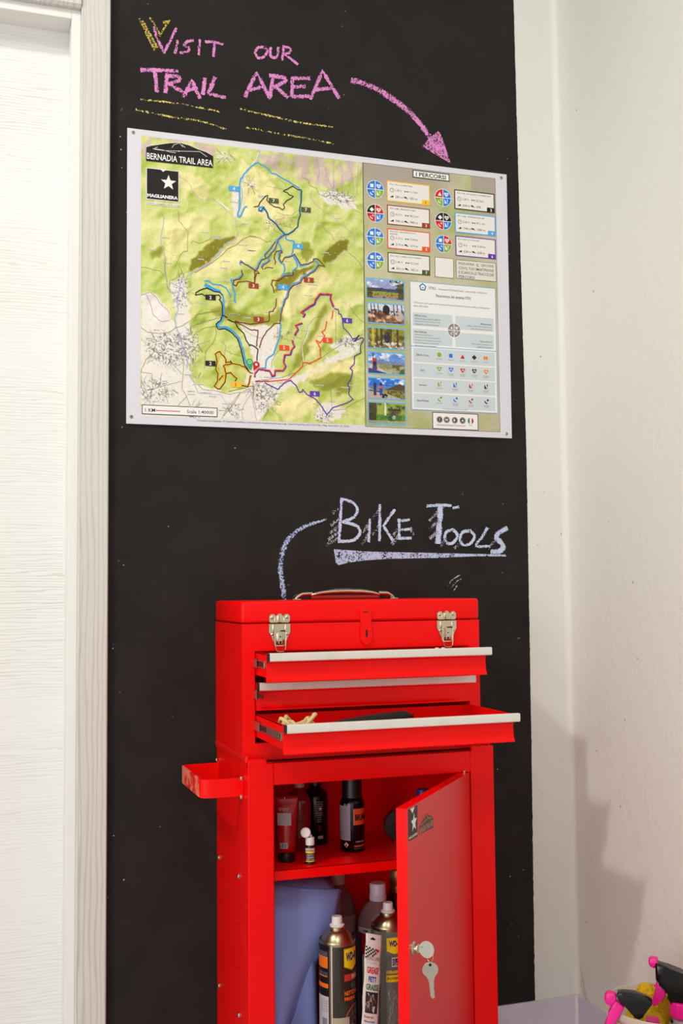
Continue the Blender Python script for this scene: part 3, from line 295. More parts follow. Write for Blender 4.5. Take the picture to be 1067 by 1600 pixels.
# =================================================================== THE ROOM
PLASTER = mat('white_plaster', (228, 227, 219), rough=.85, spec=.2, bump=.5, bscale=55)
PLASTER_R = mat('rough_white_plaster', (229, 228, 219), rough=.7, spec=.25, bump=.9, bscale=42)
SKIRT = mat('lilac_white_skirting', (214, 206, 216), rough=.5, mottle=.4, mscale=9, mcol=(196, 184, 202))
def struct(name, bm, m, **k):
    o = obj(name, bm, m, **k); o['kind'] = 'structure'; return o
XR = 1.517; HZ = 5.0; YB = -6.0; XL = -4.0
bm = B(); box(bm, XL-.1, XR+.1, YB-.1, .25, -.1, 0); struct('floor', bm, mat('pale_tile_floor', (205, 203, 203), rough=.4))
bm = B(); box(bm, XL-.1, XR+.1, YB-.1, .25, HZ, HZ+.1); struct('ceiling', bm, mat('white_ceiling', (240, 238, 234), rough=.9))
# back wall with the door opening, and a rounded plaster corner
bm = B(); box(bm, .2525, XR+.1, 0, .25, 0, HZ); box(bm, -.66, .2525, 0, .25, 2.513, HZ); box(bm, XL-.1, -.66, 0, .25, 0, HZ)
wall_back = struct('wall_back', bm, PLASTER)
bm = B()
cr = [(XR-.014+.0*0, 0, .106)]; R_ = .014
pts = [(XR, 0, .106)]+[(XR-R_+R_*math.sin(t), -R_+R_*math.cos(t), .106) for t in [0, .25*pi/2, .5*pi/2, .75*pi/2, pi/2]]
prism(bm, pts, (0, 0, HZ-.106)); c_ = struct('trim_1', bm, PLASTER, smooth=True); 
bm = B(); box(bm, XR, XR+.1, YB, 0, 0, HZ); wall_right = struct('wall_right', bm, PLASTER_R)
bm = B(); box(bm, XL-.1, XL, YB, 0, 0, HZ); struct('wall_left', bm, PLASTER)
bm = B(); box(bm, XL-.1, XR+.1, YB-.1, YB, 0, HZ); struct('wall_front', bm, PLASTER)
# small dents, stains on the plaster
rnd = random.Random(5)
# chalkboard paint: a coat of black paint rolled on the wall, hand cut right edge
edge = [(1.3919, 2.7265), (1.3977, 1.9241), (1.4019, 1.5149), (1.3986, .7517), (1.3933, .1061)]
def edge_x(z):
    for (x0, z0), (x1, z1) in zip(edge, edge[1:]):
        if z <= z0 and z >= z1: return x0+(x1-x0)*(z0-z)/(z0-z1)
    return edge[0][0] if z > edge[0][1] else edge[-1][0]
vs = [(.317, -.0008, 3.2), (.317, -.0008, .106)]; n = 420
for i in range(n+1):
    z = .106+(3.2-.106)*i/n; vs.append((edge_x(z)+rnd.uniform(-.0004, .0004)*(1 if rnd.random() < .85 else 2.5), -.0008, z))
bm = B(); prism(bm, vs, (0, .0008, 0))
def chalkboard_mat():
    m = mat('black_chalkboard_paint', (37, 33, 30), rough=.75, spec=.25, bump=.35, bscale=160)
    nt = m.node_tree; N = nt.nodes; L = nt.links; p = N['Principled BSDF']; tc = [x for x in N if x.type == 'TEX_COORD'][0]
    n1 = N.new('ShaderNodeTexNoise'); n1.inputs['Scale'].default_value = 9; n1.inputs['Detail'].default_value = 6; n1.inputs['Roughness'].default_value = .6
    r1 = N.new('ShaderNodeMix'); r1.data_type = 'RGBA'; r1.inputs['A'].default_value = (*lin((27, 23, 21)), 1); r1.inputs['B'].default_value = (*lin((38, 32, 29)), 1)
    mr = N.new('ShaderNodeMapRange'); mr.inputs[1].default_value = .35; mr.inputs[2].default_value = .7; L.new(tc.outputs['Object'], n1.inputs['Vector']); L.new(n1.outputs[0], mr.inputs[0]); L.new(mr.outputs[0], r1.inputs['Factor'])
    vo = N.new('ShaderNodeTexVoronoi'); vo.inputs['Scale'].default_value = 26; L.new(tc.outputs['Object'], vo.inputs['Vector'])
    ma = N.new('ShaderNodeMapRange'); ma.inputs[1].default_value = .045; ma.inputs[2].default_value = .03; L.new(vo.outputs['Distance'], ma.inputs[0])
    wn = N.new('ShaderNodeSeparateColor'); L.new(vo.outputs['Color'], wn.inputs[0])
    th = N.new('ShaderNodeMath'); th.operation = 'GREATER_THAN'; th.inputs[1].default_value = .72; L.new(wn.outputs[0], th.inputs[0])
    mu = N.new('ShaderNodeMath'); mu.operation = 'MULTIPLY'; L.new(ma.outputs[0], mu.inputs[0]); L.new(th.outputs[0], mu.inputs[1])
    m3 = N.new('ShaderNodeMath'); m3.operation = 'MULTIPLY'; m3.inputs[1].default_value = .55; L.new(mu.outputs[0], m3.inputs[0])
    x = N.new('ShaderNodeMix'); x.data_type = 'RGBA'; x.inputs['B'].default_value = (*lin((190, 180, 165)), 1)
    L.new(r1.outputs['Result'], x.inputs['A']); L.new(m3.outputs[0], x.inputs['Factor']); L.new(x.outputs['Result'], p.inputs['Base Color'])
    return m
obj('chalkboard_paint', bm, chalkboard_mat(), wall_back, label='black chalkboard paint with chalk dust specks')
# chalk writing
def chalk(name, strokes, m, w_mm, label, polys=(), lvl=0, taper=None, wob=.12):
    me_v = []; me_f = []; uv = []; y = -.0012-lvl*.0003; rn = random.Random(hash(name) % 99 if False else len(name)*7)
    for w, pts in strokes:
        # resample smooth
        P = [Vector((p[0], p[1], 0)) for p in pts]; Q = []
        for i in range(len(P)-1):
            p0 = P[max(i-1, 0)]; p1 = P[i]; p2 = P[i+1]; p3 = P[min(i+2, len(P)-1)]
            for k in range(5):
                t = k/5; q = .5*((2*p1)+(-p0+p2)*t+(2*p0-5*p1+4*p2-p3)*t*t+(-p0+3*p1-3*p2+p3)*t**3); Q.append(q if len(P) > 3 else p1.lerp(p2, t))
        Q.append(P[-1]); n = len(Q); b = len(me_v)
        for i, q in enumerate(Q):
            t = (Q[min(i+1, n-1)]-Q[max(i-1, 0)]).normalized(); nn = Vector((-t.y, t.x, 0)); ww = w*w_mm/2*(1+rn.uniform(-wob, wob))
            if taper: ww = taper(i/(n-1))*w_mm/2
            if i == 0: q = q-t*w*w_mm*.25
            if i == n-1: q = q+t*w*w_mm*.25
            for s in (-1, 0, 1): me_v.append((q.x+nn.x*ww*s, y, q.y+nn.y*ww*s)); uv.append((s, 0))
        for i in range(n-1):
            for s in (0, 1): a = b+3*i+s; me_f.append((a, a+1, a+4, a+3))
        y -= .00006
    for p in polys:
        b = len(me_v); me_v += [(a, y, c) for a, c in p]; uv += [(.35, 0)]*len(p); me_f.append(tuple(range(b, b+len(p))))
    me = bpy.data.meshes.new(name); me.from_pydata(me_v, [], me_f); me.update()
    l = me.uv_layers.new(name='across')
    for lp in me.loops: l.data[lp.index].uv = uv[lp.vertex_index]
    return link_mesh(name, me, m, wall_back, label=label)
PINKC = chalk_mat('pink_chalk', (222, 142, 200), .72); YELC = chalk_mat('yellow_chalk', (232, 214, 120), .45, fall=.4); YELC2 = chalk_mat('olive_chalk', (196, 176, 84), .55)
BLUC = chalk_mat('pale_blue_chalk', (196, 208, 232), .78); BLUL = chalk_mat('blue_chalk_line', (176, 196, 230), .6); SMC = chalk_mat('smudged_chalk', (176, 176, 182), .46, fall=.5)
K = .00066
for n_, lb in (('visit', 'pink chalk word VISIT'), ('our', 'pink chalk word OUR'), ('trail', 'pink chalk word TRAIL'), ('area', 'pink chalk word AREA')):
    chalk('chalk_word', CHALK[n_], PINKC, K*(1.12 if n_ in ('visit', 'our') else 1.35), lb, lvl=1)
chalk('chalk_scribble', CHALK['yellow_scribble'], YELC2, K, 'yellow chalk strokes behind the letter V')
chalk('chalk_underline', CHALK['yellow_lines'], YELC, K*1.2, 'four yellow chalk lines under TRAIL AREA')
chalk('chalk_arrow', CHALK['arrow'], chalk_mat('pink_chalk_fill', (222, 142, 200), .62, fall=.25), K, 'pink chalk arrow pointing at the sign', [CHALK['arrowhead']])
chalk('chalk_word', CHALK['bike'], BLUC, K*1.2, 'pale blue chalk word BIKE', lvl=2)
chalk('chalk_word', CHALK['tools'], BLUC, K*1.15, 'pale blue chalk word TOOLS', lvl=2)
chalk('chalk_smudge', CHALK['smear'], SMC, K*1.3, 'grey chalk smudges beside the letters', lvl=1)
chalk('chalk_smudge', CHALK['small_smear'], SMC, K, 'small faint chalk smudge')
chalk('chalk_underline', [], chalk_mat('pale_blue_chalk_fill', (190, 200, 228), .68, fall=.2), K, 'wedge shaped pale blue chalk underline', [CHALK['underline']])
chalk('chalk_curve', [(22, CHALK['curve'][0][1])], BLUL, K, 'pale blue chalk curve running down to the toolbox', taper=lambda t: 9+15*min(1, t*2.2))
# paint flecks on the black wall
bm = B(); rr2 = random.Random(21)
fl = [(.349, 2.289), (.347, 2.285), (.345, 2.221), (.373, 2.218), (.347, 2.19), (.349, 2.146), (.36, 2.04), (.352, 1.53), (.345, 1.22), (.357, 1.21), (.333, 1.02), (.334, 1.03), (.35, .92), (.337, .60), (.36, .5), (1.37, 1.02), (1.366, 1.019), (1.30, .69), (1.33, .42), (1.35, .27), (.62, 1.49), (.46, 1.3), (1.25, 1.3), (1.19, .62), (.47, .86)]
for x, z in fl:
    s_ = rr2.uniform(.0007, .0018); res = bmesh.ops.create_icosphere(bm, subdivisions=1, radius=1)
    for v in res['verts']: v.co = Vector((x+v.co.x*s_, -.001+v.co.y*.0005, z+v.co.z*s_*rr2.uniform(.7, 1.3)))
obj('paint_fleck', bm, mat('fleck_white', (205, 198, 186), rough=.8), wall_back, kind='stuff', label='tiny pale flecks on the black paint')
# skirting
bm = B(); box(bm, .3225, XR-.0075, -.0075, 0, .0, .106, .001, 1); struct('baseboard_back', bm, SKIRT)
bm = B(); box(bm, XR-.0075, XR, YB+.01, 0, .0, .106, .001, 1); struct('baseboard_right', bm, SKIRT)
bm = B(); tube(bm, [(XR-.0095, -.0095, .0), (XR-.0095, -.0095, .108)], .006, 8); struct('trim_2', bm, mat('silicone_bead', (236, 230, 226), rough=.4))
# thin water stain in the corner above the skirting
F = Flat(lambda u, v, l: (XR-.0004-l*.0001, -.012-u, .106+v))
ST = mat('old_water_stain', (216, 202, 176), rough=.8)
F.line([(.004, .075), (.012, .055), (.006, .03), (.02, .004)], .0035, 0, ST); F.line([(.018, .05), (.021, .03), (.03, .01), (.034, .0)], .003, 0, ST); F.line([(.008, .055), (.016, .04), (.02, .02), (.028, .0)], .006, 1, mat('pale_water_stain', (222, 210, 190), rough=.8))
F.build('water_stain', wall_right, label='brownish water stain')
# plaster pits on the right wall and beside the black paint
bm = B(); rr = random.Random(11)
pit = [(1.517, -.10, 2.4), (1.517, -.16, 1.9), (1.517, -.30, 1.16), (1.517, -.31, .98), (1.517, -.25, .83), (1.517, -.12, .74), (1.517, -.2, 1.31), (1.517, -.05, .30), (1.517, -.22, .62)]
for x, y, z in pit:
    s = rr.uniform(.0012, .0024); res = bmesh.ops.create_icosphere(bm, subdivisions=1, radius=1)
    for v in res['verts']: v.co = Vector((x-.0002+v.co.x*.0006, y+v.co.y*s, z+v.co.z*s*1.6))
obj('plaster_chip', bm, mat('chip_grey', (150, 140, 130), rough=.9), wall_right, kind='stuff', label='tiny chips in the plaster')
bm = B()
for x, y, z in [(1.45, 0, 1.76), (1.452, 0, 1.40), (1.43, 0, 1.26), (1.43, 0, .62), (1.50, 0, 1.29)]:
    s = rr.uniform(.001, .002); res = bmesh.ops.create_icosphere(bm, subdivisions=1, radius=1)
    for v in res['verts']: v.co = Vector((x+v.co.x*s, y-.0002+v.co.y*.0006, z+v.co.z*s*1.6))
obj('plaster_chip', bm, MATS['chip_grey'], wall_back, kind='stuff', label='tiny chips in the plaster')
# ---------------------------------------------------------------- door
door = thing('door_1', None, None, (0, .02, 0), kind='structure')
LEAF = wood_mat('white_brushed_wood_leaf', (238, 236, 231), (214, 210, 204), False, 44)
CAS = wood_mat('white_wood_casing', (213, 209, 203), (196, 190, 182), True, 26)
JAM = mat('white_door_frame', (236, 233, 228), rough=.4, spec=.3)
bm = B(); box(bm, -.64, .243, .075, .118, .008, 2.5, .001, 1); obj('leaf', bm, LEAF, door)
bm = B(); box(bm, .2315, .2525, 0, .16, 0, 2.513, .0012, 2); obj('jamb', bm, JAM, door)
bm = B(); box(bm, -.66, -.645, 0, .16, 0, 2.513, .0012, 2); obj('jamb', bm, JAM, door)
bm = B(); box(bm, -.645, .2313, 0, .16, 2.491, 2.513, .0012, 2); obj('head_jamb', bm, JAM, door)
def casing(bm, x0, x1, z0, z1):
    pr = [(x0, 0), (x0, -.013), (x0+.002, -.0155), (x0+.004, -.0155), (x0+.005, -.0145), (x0+.0075, -.0145), (x0+.009, -.020), (x1-.0035, -.020), (x1-.001, -.017), (x1, 0)]
    prism(bm, [(x, y, z0) for x, y in pr], (0, 0, z1-z0))
bm = B(); casing(bm, .2527, .3205, 0, 2.72); obj('casing', bm, CAS, door, label='vertical casing board with faint wood grain')
bm = B(); prism(bm, [(-.655, 0, 2.5135), (-.655, -.014, 2.5135), (-.655, -.02, 2.5195), (-.655, -.02, 2.58), (-.655, 0, 2.58)], (.907, 0, 0)); obj('head_casing', bm, CAS, door)
bm = B(); box(bm, -.73, -.6605, -.02, 0, 0, 2.58, .001, 1); obj('casing', bm, CAS, door)
# =================================================================== TRAIL SIGN
U0, V0 = X0, ZT
sign = thing('trail_map_sign', 'large white board with a printed trail map, screwed to the black wall', 'map sign', (.86, -.006, 1.538))
bm = B(); box(bm, .361, 1.358, -.006, -.0016, 1.538, 2.2425, .0007, 1); obj('board', bm, mat('white_sign_board', (220, 217, 224), rough=.4, spec=.4), sign)
def bf(u, v, l): return (X0+u/1000, -.0062-l*.00016, ZT-v/1000)
for u, v in ((13.5, 12.5), (11.3, 690.4), (980, 13.9), (980.6, 695.9)):
    bm = B(); lathe(bm, [(.0001, .0024), (.0030, .0022), (.0042, .0012), (.0045, 0)], (X0+u/1000, -.006, ZT-v/1000), 14, rotx(pi/2)); sc = obj('screw', bm, STEEL, sign, smooth=True)
    F = Flat(bf); F.rect(u-2.2, v-.5, u+2.2, v+.5, 17, INK); F.rect(u-.5, v-2.2, u+.5, v+2.2, 17.5, INK); F.build('screw_slot', sc)
# ---- raster fields for the printed relief
def vnoise(h, w, cell, seed, octv=4, gain=.5, aniso=1.):
    rs = np.random.RandomState(seed); out = np.zeros((h, w)); amp = 1; tot = 0
    for o in range(octv):
        c = max(cell/2**o, 1.5); gh = int(h/c/aniso)+3; gw = int(w/c)+3; g = rs.rand(gh, gw)
        y = np.linspace(0, gh-2.001, h) if False else np.arange(h)/(c*aniso); x = np.arange(w)/c
        y = np.clip(y, 0, gh-2.001); x = np.clip(x, 0, gw-2.001)
        yi = y.astype(int); xi = x.astype(int); fy = (y-yi)[:, None]; fx = (x-xi)[None]; fy = fy*fy*(3-2*fy); fx = fx*fx*(3-2*fx)
        a = g[yi][:, xi]; b = g[yi][:, xi+1]; c2 = g[yi+1][:, xi]; d = g[yi+1][:, xi+1]
        out += amp*((a*(1-fx)+b*fx)*(1-fy)+(c2*(1-fx)+d*fx)*fy); tot += amp; amp *= gain
    return out/tot
def blur(a, r):
    r = int(max(1, r))
    for ax in (0, 1):
        for _ in range(2):
            k = 2*r+1; p = np.pad(a, [(r+1, r) if i == ax else (0, 0) for i in (0, 1)], mode='edge'); c = np.cumsum(p, axis=ax)
            a = (c[k:, :]-c[:-k, :])/k if ax == 0 else (c[:, k:]-c[:, :-k])/k
    return a
def inpoly(U, V, p):
    m = np.zeros(U.shape, bool); n = len(p); j = n-1
    for i in range(n):
        xi, yi = p[i]; xj, yj = p[j]
        if yi != yj: m ^= ((yi > V) != (yj > V)) & (U < (xj-xi)*(V-yi)/(yj-yi)+xi)
        j = i
    return m
def grid_print(name, u0, v0, u1, v1, layer, rgb, parent, m, label=None, fn=bf):
    h, w = rgb.shape[:2]; U, V = np.meshgrid(np.linspace(u0, u1, w), np.linspace(v0, v1, h))
    x, y, z = fn(U, V, layer); co = np.stack([x, np.broadcast_to(y, U.shape), z], -1).reshape(-1, 3)
    i = np.arange(h*w).reshape(h, w); q = np.stack([i[:-1, :-1], i[1:, :-1], i[1:, 1:], i[:-1, 1:]], -1).reshape(-1, 4)
    me = bpy.data.meshes.new(name); me.vertices.add(h*w); me.vertices.foreach_set('co', co.astype('f').ravel())
    me.loops.add(q.size); me.loops.foreach_set('vertex_index', q.ravel().astype('i')); me.polygons.add(len(q))
    me.polygons.foreach_set('loop_start', np.arange(0, q.size, 4, dtype='i')); me.update(calc_edges=True)
    c = np.clip(rgb, 0, 255)/255.; c = np.where(c <= .04045, c/12.92, ((c+.055)/1.055)**2.4)
    at = me.color_attributes.new('ink', 'FLOAT_COLOR', 'POINT'); at.data.foreach_set('color', np.concatenate([c, np.ones((h, w, 1))], -1).astype('f').ravel())
    return link_mesh(name, me, m, parent, label=label)
PRINT = vcol_mat('printed_relief')
mu0, mv0, mu1, mv1 = 32.5, 17.5, 590.0, 688.0
gw_, gh_ = 500, 600
U, V = np.meshgrid(np.linspace(mu0, mu1, gw_), np.linspace(mv0, mv1, gh_))
hf = vnoise(gh_, gw_, 88, 3, 4, .42); hf = 1-abs(hf*2-1); hf = hf+.22*vnoise(gh_, gw_, 34, 9, 3)
gy, gx = np.gradient(blur(hf, 2)); sh = (gx*.8+gy*.9)*34
sh = np.clip(sh, -1, 1)
cl = lambda *c: np.array(c, float)
def mixc(a, b, t): return a*(1-t[..., None])+b*t[..., None]
img = np.broadcast_to(cl(208, 216, 128), (gh_, gw_, 3)).copy()
img = mixc(img, cl(242, 234, 178), np.clip(sh*1.3, 0, 1)*.8); img = mixc(img, cl(158, 182, 58), np.clip(-sh*1.3, 0, 1)*.9)
img = mixc(img, cl(132, 150, 44), np.clip((-sh-.45)*2, 0, 1)*.5)
patch = vnoise(gh_, gw_, 34, 21, 4); img = mixc(img, cl(176, 200, 90), np.clip((patch-.55)*4, 0, 1)*.5)
RC = dict(white=cl(240, 234, 228), pinkw=cl(234, 222, 218), rock=cl(204, 184, 172), dark=cl(128, 122, 26), dark2=cl(142, 146, 40), cream=cl(246, 232, 172))
st = mixc(cl(0, 0, 0)*np.ones((gh_, gw_, 3)), cl(255, 255, 255), np.clip(.5+sh*.5, 0, 1))
for nme, soft, p in REGIONS:
    k = inpoly(U+(vnoise(gh_, gw_, 10, 5)-.5)*16, V+(vnoise(gh_, gw_, 10, 6)-.5)*16, p).astype(float); k = np.clip(blur(k, soft/1.4/2)*1.0, 0, 1)
    amt = {'white': .93, 'pinkw': .9, 'rock': .97, 'dark': .95, 'dark2': .8, 'cream': .75}[nme]
    col = RC[nme]*(1+.12*sh[..., None] if nme != 'white' else 1)
    if nme == 'rock': k = k*np.clip((vnoise(gh_, gw_, 18, 33, 4, aniso=2.)-.30)*6, .25, 1)
    img = mixc(img, col, k*amt)
    if nme == 'dark':
        sp_ = (vnoise(gh_, gw_, 5, 44, 1) > .87)*k; img = mixc(img, cl(214, 200, 90), sp_*.8)
# fine contour lines
cf = (blur(hf, 2)*44) % 1; cl_ = np.clip(1-abs(cf-.5)*6, 0, 1)*.22; img = mixc(img, cl(190, 140, 90), cl_)
# speckle of roofs in the towns
spn = vnoise(gh_, gw_, 2.2, 70, 1)
for u, v, ru, rv, k in TOWNS:
    d = ((U-u)/ru)**2+((V-v)/rv)**2; k2 = np.clip(1.3-d, 0, 1)
    img = mixc(img, cl(236, 230, 224), np.clip(k2*1.2, 0, 1)*.5*(k > .2)); img = mixc(img, cl(112, 102, 106), np.clip((spn+k2*.12*(k/.4)-.70)*6, 0, 1)*np.clip(k2*2, 0, 1)*.75)
img *= (1+.05*(vnoise(gh_, gw_, 3, 90, 1)-.5)[..., None])
grid_print('relief_map', mu0, mv0, mu1, mv1, 0, img, sign, PRINT, label='printed green and cream relief map')
# roads and rivers
rc = dict(grey=ink('road_grey', (126, 128, 122)), khaki=ink('road_khaki', (150, 138, 62)), river=ink('river', (170, 182, 222)), riverw=ink('river_bed', (240, 236, 238)), white=ink('road_white', (240, 234, 232)), lilac=ink('stream', (160, 150, 190)))
def wiggle(p, amp, seed, step=6):
    r = random.Random(seed); q = [p[0]]
    for a, b in zip(p, p[1:]):
        d = math.hypot(b[0]-a[0], b[1]-a[1]); n = max(1, int(d/step))
        for i in range(1, n+1):
            t = i/n; j = amp if i < n else 0; q.append((a[0]+(b[0]-a[0])*t+r.uniform(-j, j), a[1]+(b[1]-a[1])*t+r.uniform(-j, j)))
    return q
F = Flat(bf); sd = 0
for k in ('white', 'river', 'riverw', 'grey', 'lilac', 'khaki'):
    for w_, p in ROADS.get(k, []):
        sd += 1; p = [(min(max(a, 33), 589.5), min(max(b, 18), 687)) for a, b in p]
        F.line(wiggle(p, .7, sd), w_*.8, 1+sd*.004+('white river riverw grey lilac khaki'.split().index(k))*.3, rc[k])
        if k == 'grey' and w_ > 1.5: F.line(wiggle(p, .7, sd), w_*.32, 2.8, rc['white'])
# minor roads in the valley and illegible place names
r = random.Random(8)
for u, v, ru, rv, k in TOWNS:
    for i in range(int(7+ru*rv*.022)):
        a = r.uniform(0, 2*pi); d = r.uniform(.2, 1); x = u+ru*d*math.cos(a); y = v+rv*d*math.sin(a); p = [(x, y)]
        for j in range(3): a += r.uniform(-.8, .8); x += 6*math.cos(a); y += 6*math.sin(a); p.append((x, y))
        p = [(min(max(a_, 33), 589), min(max(b_, 18), 686)) for a_, b_ in p]; F.line(p, .6, 2.9, rc['grey' if r.random() < .65 else 'khaki'])
F.build('road_network', sign, kind='stuff', label='thin roads and rivers of the map')
F = Flat(bf); NAMEI = ink('faint_name', (96, 88, 86)); HALO = ink('name_halo', (232, 226, 208))
for i in range(78):
    x = r.uniform(45, 560); y = r.uniform(60, 670)
    wd = r.uniform(13, 26)
    if x < 190 and y < 190: continue
    F.rect(x, y, x+wd, y+2.6, 3, HALO)
    xx = x
    while xx < x+wd-1: l = r.uniform(.6, 1.8); F.rect(xx, y+.5+r.uniform(0, .6), xx+l, y+2.1, 3.3, NAMEI); xx += l+r.uniform(.4, .9)
F.build('place_names', sign, kind='stuff', label='tiny illegible place names')
# numbered routes
RCOL = dict(blue4=(66, 160, 226), green7=(44, 56, 28), brown3=(132, 44, 20), black2=(20, 18, 18), yellow1=(250, 184, 40), purple6=(84, 44, 160), orange5=(240, 66, 32), rose=(150, 60, 90))
RLAB = dict(blue4='light blue route line', green7='dark green route line', brown3='brown route line', black2='black route line', yellow1='yellow route line', purple6='purple route line', orange5='orange route line', rose='pink route line')
lay = dict(blue4=4, yellow1=4.4, green7=5, brown3=5.4, black2=6, purple6=5.2, orange5=6.2, rose=6.6)
for k, ls in ROUTES.items():
    F = Flat(bf); m = ink('route_'+k, RCOL[k])
    for i, (w_, p) in enumerate(ls): F.line(wiggle(p, .8, i+50, 4.5), w_*1.25, lay[k]+i*.02, m)
    F.build('route_line', sign, label=RLAB[k])
TC = dict(blue4=(82, 168, 230), green7=(84, 92, 44), brown3=(160, 66, 30), black2=(34, 28, 26), yellow1=(250, 188, 44), purple6=(98, 56, 176), orange5=(238, 78, 34))
WH = ink('white', (240, 236, 232)); 
for d, k, u, v in TAGS:
    F = Flat(bf); F.rect(u-12.6, v-6.4, u+12.6, v+6.4, 8, ink('tag_'+k, TC[k]))
    F.texth(d, u-2.8, v-4.2, 8.4, 8.5, WH if k != 'yellow1' else ink('tagdark', (110, 70, 10)), .02); F.build('route_tag', sign)
for k, (c, t) in PINS:
    F = Flat(bf); m = ink('pin_'+k, (200, 18, 34) if k == 'red' else (60, 172, 84)); rr_ = 8.2
    F.circ(c[0], c[1], rr_, 9, m); F.poly([(c[0]-rr_*.92, c[1]+3.4), (c[0]+rr_*.92, c[1]+3.4), t], 9.2, m)
    if k == 'red': F.rect(c[0]-2.8, c[1]-3.2, c[0]+2.8, c[1]+2.4, 9.6, WH)
    else: F.circ(c[0], c[1], 4.4, 9.6, ink('palegreen', (190, 230, 190)), r0=2.6)
    F.build('map_pin', sign, label=k+' map pin')
# badge and emblem
F = Flat(bf); F.poly(BADGE, 8, INK)
for l in BLINES: F.line(l, 1.0, 8.6, WH)
for i in range(3): F.circ(*BLINES[1][0], 1.8, 8.7, WH, n=10)
F.circ(*BLINES[2][2], 1.5, 8.7, WH, n=10)
bt = BX['bt']; F.text('BERNADIA TRAIL AREA', bt[0], bt[1]-.5, bt[2], bt[3]-1.5, 9, WH, .014)
F.build('title_badge', sign, label='black mountain shaped title badge')
a = BX['sq']; F = Flat(bf); F.rect(a[0]-1.5, a[1]-1.5, a[2]+1.5, a[3]+1.5, 8, WH); F.rect(*a, 8.5, INK); F.poly(NOTCH, 9, WH)
(cu, cv), (tu, tv) = STAR; R1 = math.hypot(tu-cu, tv-cv)
star2 = lambda cu, cv, R1, sx=1: [(cu+sx*(R1 if i % 2 == 0 else R1*.42)*math.sin(i*pi/5), cv-(R1 if i % 2 == 0 else R1*.42)*math.cos(i*pi/5)) for i in range(10)]
F.poly(star2(cu, cv, R1), 9, WH); b = BX['sqt']; F.text('MAGLIANERA', b[0], b[1]-2.5, b[2], b[3]-.8, 9, WH, .045)
b = BX['url']; F.rect(b[0]-.5, b[1]-2, b[2]+1, b[3]+1.2, 8, WH); F.text('www.maglianera.org', b[0], b[1]-1.2, b[2], b[3]+.3, 9, INK, .014)
F.build('emblem_badge', sign, label='black square emblem with a white star')
a = BX['sc']; F = Flat(bf); F.rect(*a, 8, INK); F.rect(a[0]+1.6, a[1]+1.6, a[2]-1.6, a[3]-1.6, 8.5, WH)
F.text('1 KM', *BX['sc1'], 9, INK, .01); F.text('Scala 1:40000', *BX['sc2'], 9, INK, .008)
b = BX['scr']; RB = ink('scale_red', (196, 30, 48)); vm = (b[1]+b[3])/2; F.rect(b[0], vm-.9, b[2], vm+.9, 9, RB); F.rect(b[0]-.5, b[1], b[0]+.7, b[3], 9, RB); F.rect(b[2]-.7, b[1], b[2]+.5, b[3], 9, RB)
F.build('scale_bar', sign, label='white box with a red kilometre bar')
F = Flat(bf); b = BX['cred']; F.text('Created on Inkatlas. \u00a9 OpenStreetMap contributors (openstreetmap.org), OpenTopoMap (CC-BY-SA). Map data Nov 13, 2023', b[0], 690.6, b[2], 695.8, 1, ink('credit', (70, 62, 62)), 0)
F.build('credit_line', sign)
# ---- right hand panel
iu0, iv0, iu1, iv1 = 591.5, 17.5, 963, 692
h, w_ = 240, 150; nz = vnoise(h, w_, 30, 61, 5); n2 = vnoise(h, w_, 50, 62, 4)
pimg = np.broadcast_to(cl(190, 184, 150), (h, w_, 3)).copy(); pimg = mixc(pimg, cl(164, 176, 96), np.clip((nz-.45)*5, 0, 1)*.75); pimg = mixc(pimg, cl(214, 204, 182), np.clip((n2-.55)*5, 0, 1)*.6)
yy, xx = np.mgrid[0:h, 0:w_]; k = np.clip(1-(yy/38.)-0*xx, 0, 1)*np.clip(1.3-abs(xx-35)/60., 0, 1)+np.clip(1-(yy/50.), 0, 1)*(xx > 120); pimg = mixc(pimg, cl(172, 158, 148), np.clip(k*1.6, 0, 1)*.9)
pimg = mixc(pimg, cl(150, 120, 120), np.clip(1-abs((nz*22) % 1-.5)*9, 0, 1)*.2)
grid_print('info_background', iu0, iv0, iu1, iv1, 0, pimg, sign, PRINT, label='washed out relief behind the route cards')
F = Flat(bf); F.line([(591, 17.5), (590.2, 688.5), (589.5, 691.5)], 1.2, 1, ink('rule', (92, 88, 70))); F.frame(iu0, iv0, iu1, iv1, .9, 1, ink('rule', (92, 88, 70))); F.build('panel_outline', sign)
F = Flat(bf); a = BX['head']; F.rect(*a, 4, INK); F.rect(a[0]+2.2, a[1]+2.2, a[2]-2.2, a[3]-2.2, 4.5, WH); F.text('I PERCORSI', *BX['headt'], 5, INK, .018); F.build('heading_box', sign, label='white heading box')
QC = dict(b=(22, 122, 216), g=(134, 176, 42), r=(214, 20, 32), k=(30, 26, 26))
def heart(u, v, s): return [(u+s*x, v+s*y) for x, y in ((0, .95), (-.55, .4), (-.98, -.1), (-.95, -.55), (-.6, -.85), (-.25, -.75), (0, -.45), (.25, -.75), (.6, -.85), (.95, -.55), (.98, -.1), (.55, .4))]
